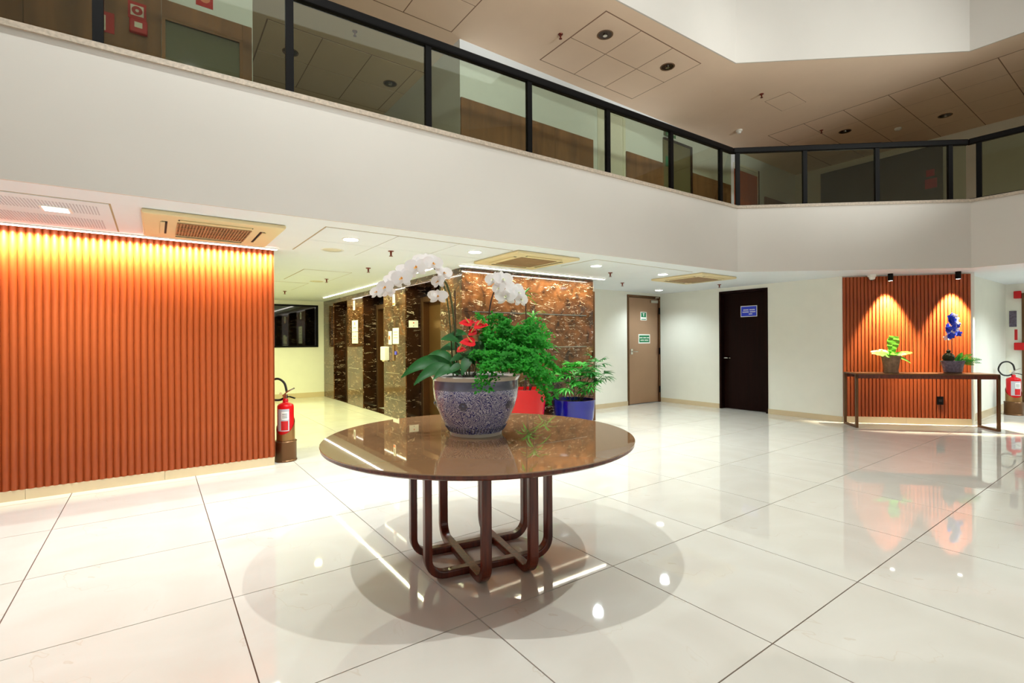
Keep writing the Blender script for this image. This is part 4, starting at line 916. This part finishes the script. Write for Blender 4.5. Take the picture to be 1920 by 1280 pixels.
# ---------------------------------------------------------------- fire extinguishers
def extinguisher(label, lab2, x, y, rz, s=1.0):
    st = thing('extinguisher_stand', lab2, 'stand', (x, y, 0), rz)
    MB().lathe([(.118*s, 0), (.122*s, .012), (.115*s, .02), (.115*s, .215), (.12*s, .225), (.112*s, .235), (.09*s, .236)], 40).build('base_drum', M['bronze_dk'], st, smooth=True)
    mb = MB(); n = 40; vs = []; fs = []
    for i in range(n):
        a = 2*PI*i/n; r = .098*s; top = .34+.13*(1-math.cos(a+PI/2-PI))/1.0*1.0
        top = .31+.10*(1+math.sin(a)); vs += [(r*math.cos(a), r*math.sin(a), .237), (r*math.cos(a), r*math.sin(a), top), ((r-.004)*math.cos(a), (r-.004)*math.sin(a), top)]
    for i in range(n):
        j = (i+1) % n; fs += [(3*i, 3*j, 3*j+1, 3*i+1), (3*i+1, 3*j+1, 3*j+2, 3*i+2)]
    mb.add(vs, fs).build('sleeve', M['bronze'], st, smooth=True)
    e = thing('fire_extinguisher', label, 'fire extinguisher', (x, y, .238), rz)
    r = .088*s
    MB().lathe([(.001, 0), (r-.01, 0), (r, .012), (r, .385), (r-.006, .402), (r-.03, .418), (.032, .428), (.026, .44)], 40).build('cylinder', M['red'], e, smooth=True)
    lb = MB(); vs = []; fs = []
    def curved(a0, a1, z0, z1, rr, m, nm, par):
        vs = []; fs = []
        for i in range(13):
            a = a0+(a1-a0)*i/12; vs += [(rr*math.cos(a), rr*math.sin(a), z0), (rr*math.cos(a), rr*math.sin(a), z1)]
        for i in range(12): fs.append((2*i, 2*i+2, 2*i+3, 2*i+1))
        return MB().add(vs, fs).build(nm, m, par, smooth=True)
    l_ = curved(-2.2, -.7, .11, .36, r+.001, mat('silver_label', srgb(190, 188, 196), .5) if 'silver_label' not in bpy.data.materials else bpy.data.materials['silver_label'], 'label', e)
    curved(-1.65, -.75, .24, .33, r+.0015, M['paper'], 'label_print', l_); curved(-1.7, -.85, .12, .225, r+.0015, M['redmatte'], 'label_print', l_)
    for q in range(3): curved(-1.55, -.95, .26+q*.02, .267+q*.02, r+.002, M['ink'], 'label_print', l_)
    MB().lathe([(.028, .44), (.032, .445), (.026, .465), (.02, .475)], 20).build('collar', M['red'], e, smooth=True)
    v = MB().box(-.022, .022, -.015, .015, .47, .52).build('valve', M['chrome'], e, bevel=.004)
    MB().bar([(-.03, 0, .50), (.03, 0, .555), (.10, 0, .59)], .024, .014, (0, 1, 0)).build('handle', M['chrome'], v)
    MB().bar([(-.01, 0, .49), (.05, 0, .495), (.11, 0, .475)], .024, .012, (0, 1, 0)).build('handle', M['black'], v)
    MB().tube(bez([(-.015, 0, .48), (-.07, 0, .455), (-.15, -.01, .47), (-.20, -.01, .56), (-.16, -.01, .67), (-.08, -.01, .70), (-.01, -.005, .65), (.015, 0, .55)], 6), .013, 8).build('hose', M['rubber'], e, smooth=True)
    disc(e, 'pressure_gauge', .016, -.045, .53, -.02, M['ivory'])
extinguisher('red fire extinguisher with silver label beside the end of orange fluted wall', 'bronze cylindrical stand holding the extinguisher by the fluted wall', 1.215, 6.13, math.atan2(RT.y, RT.x))
extinguisher('red fire extinguisher at the right edge beside the dark doorway', 'bronze cylindrical stand holding the extinguisher at the right edge', 12.3, 1.88, math.atan2(RT.y, RT.x)-.5, 1.1)
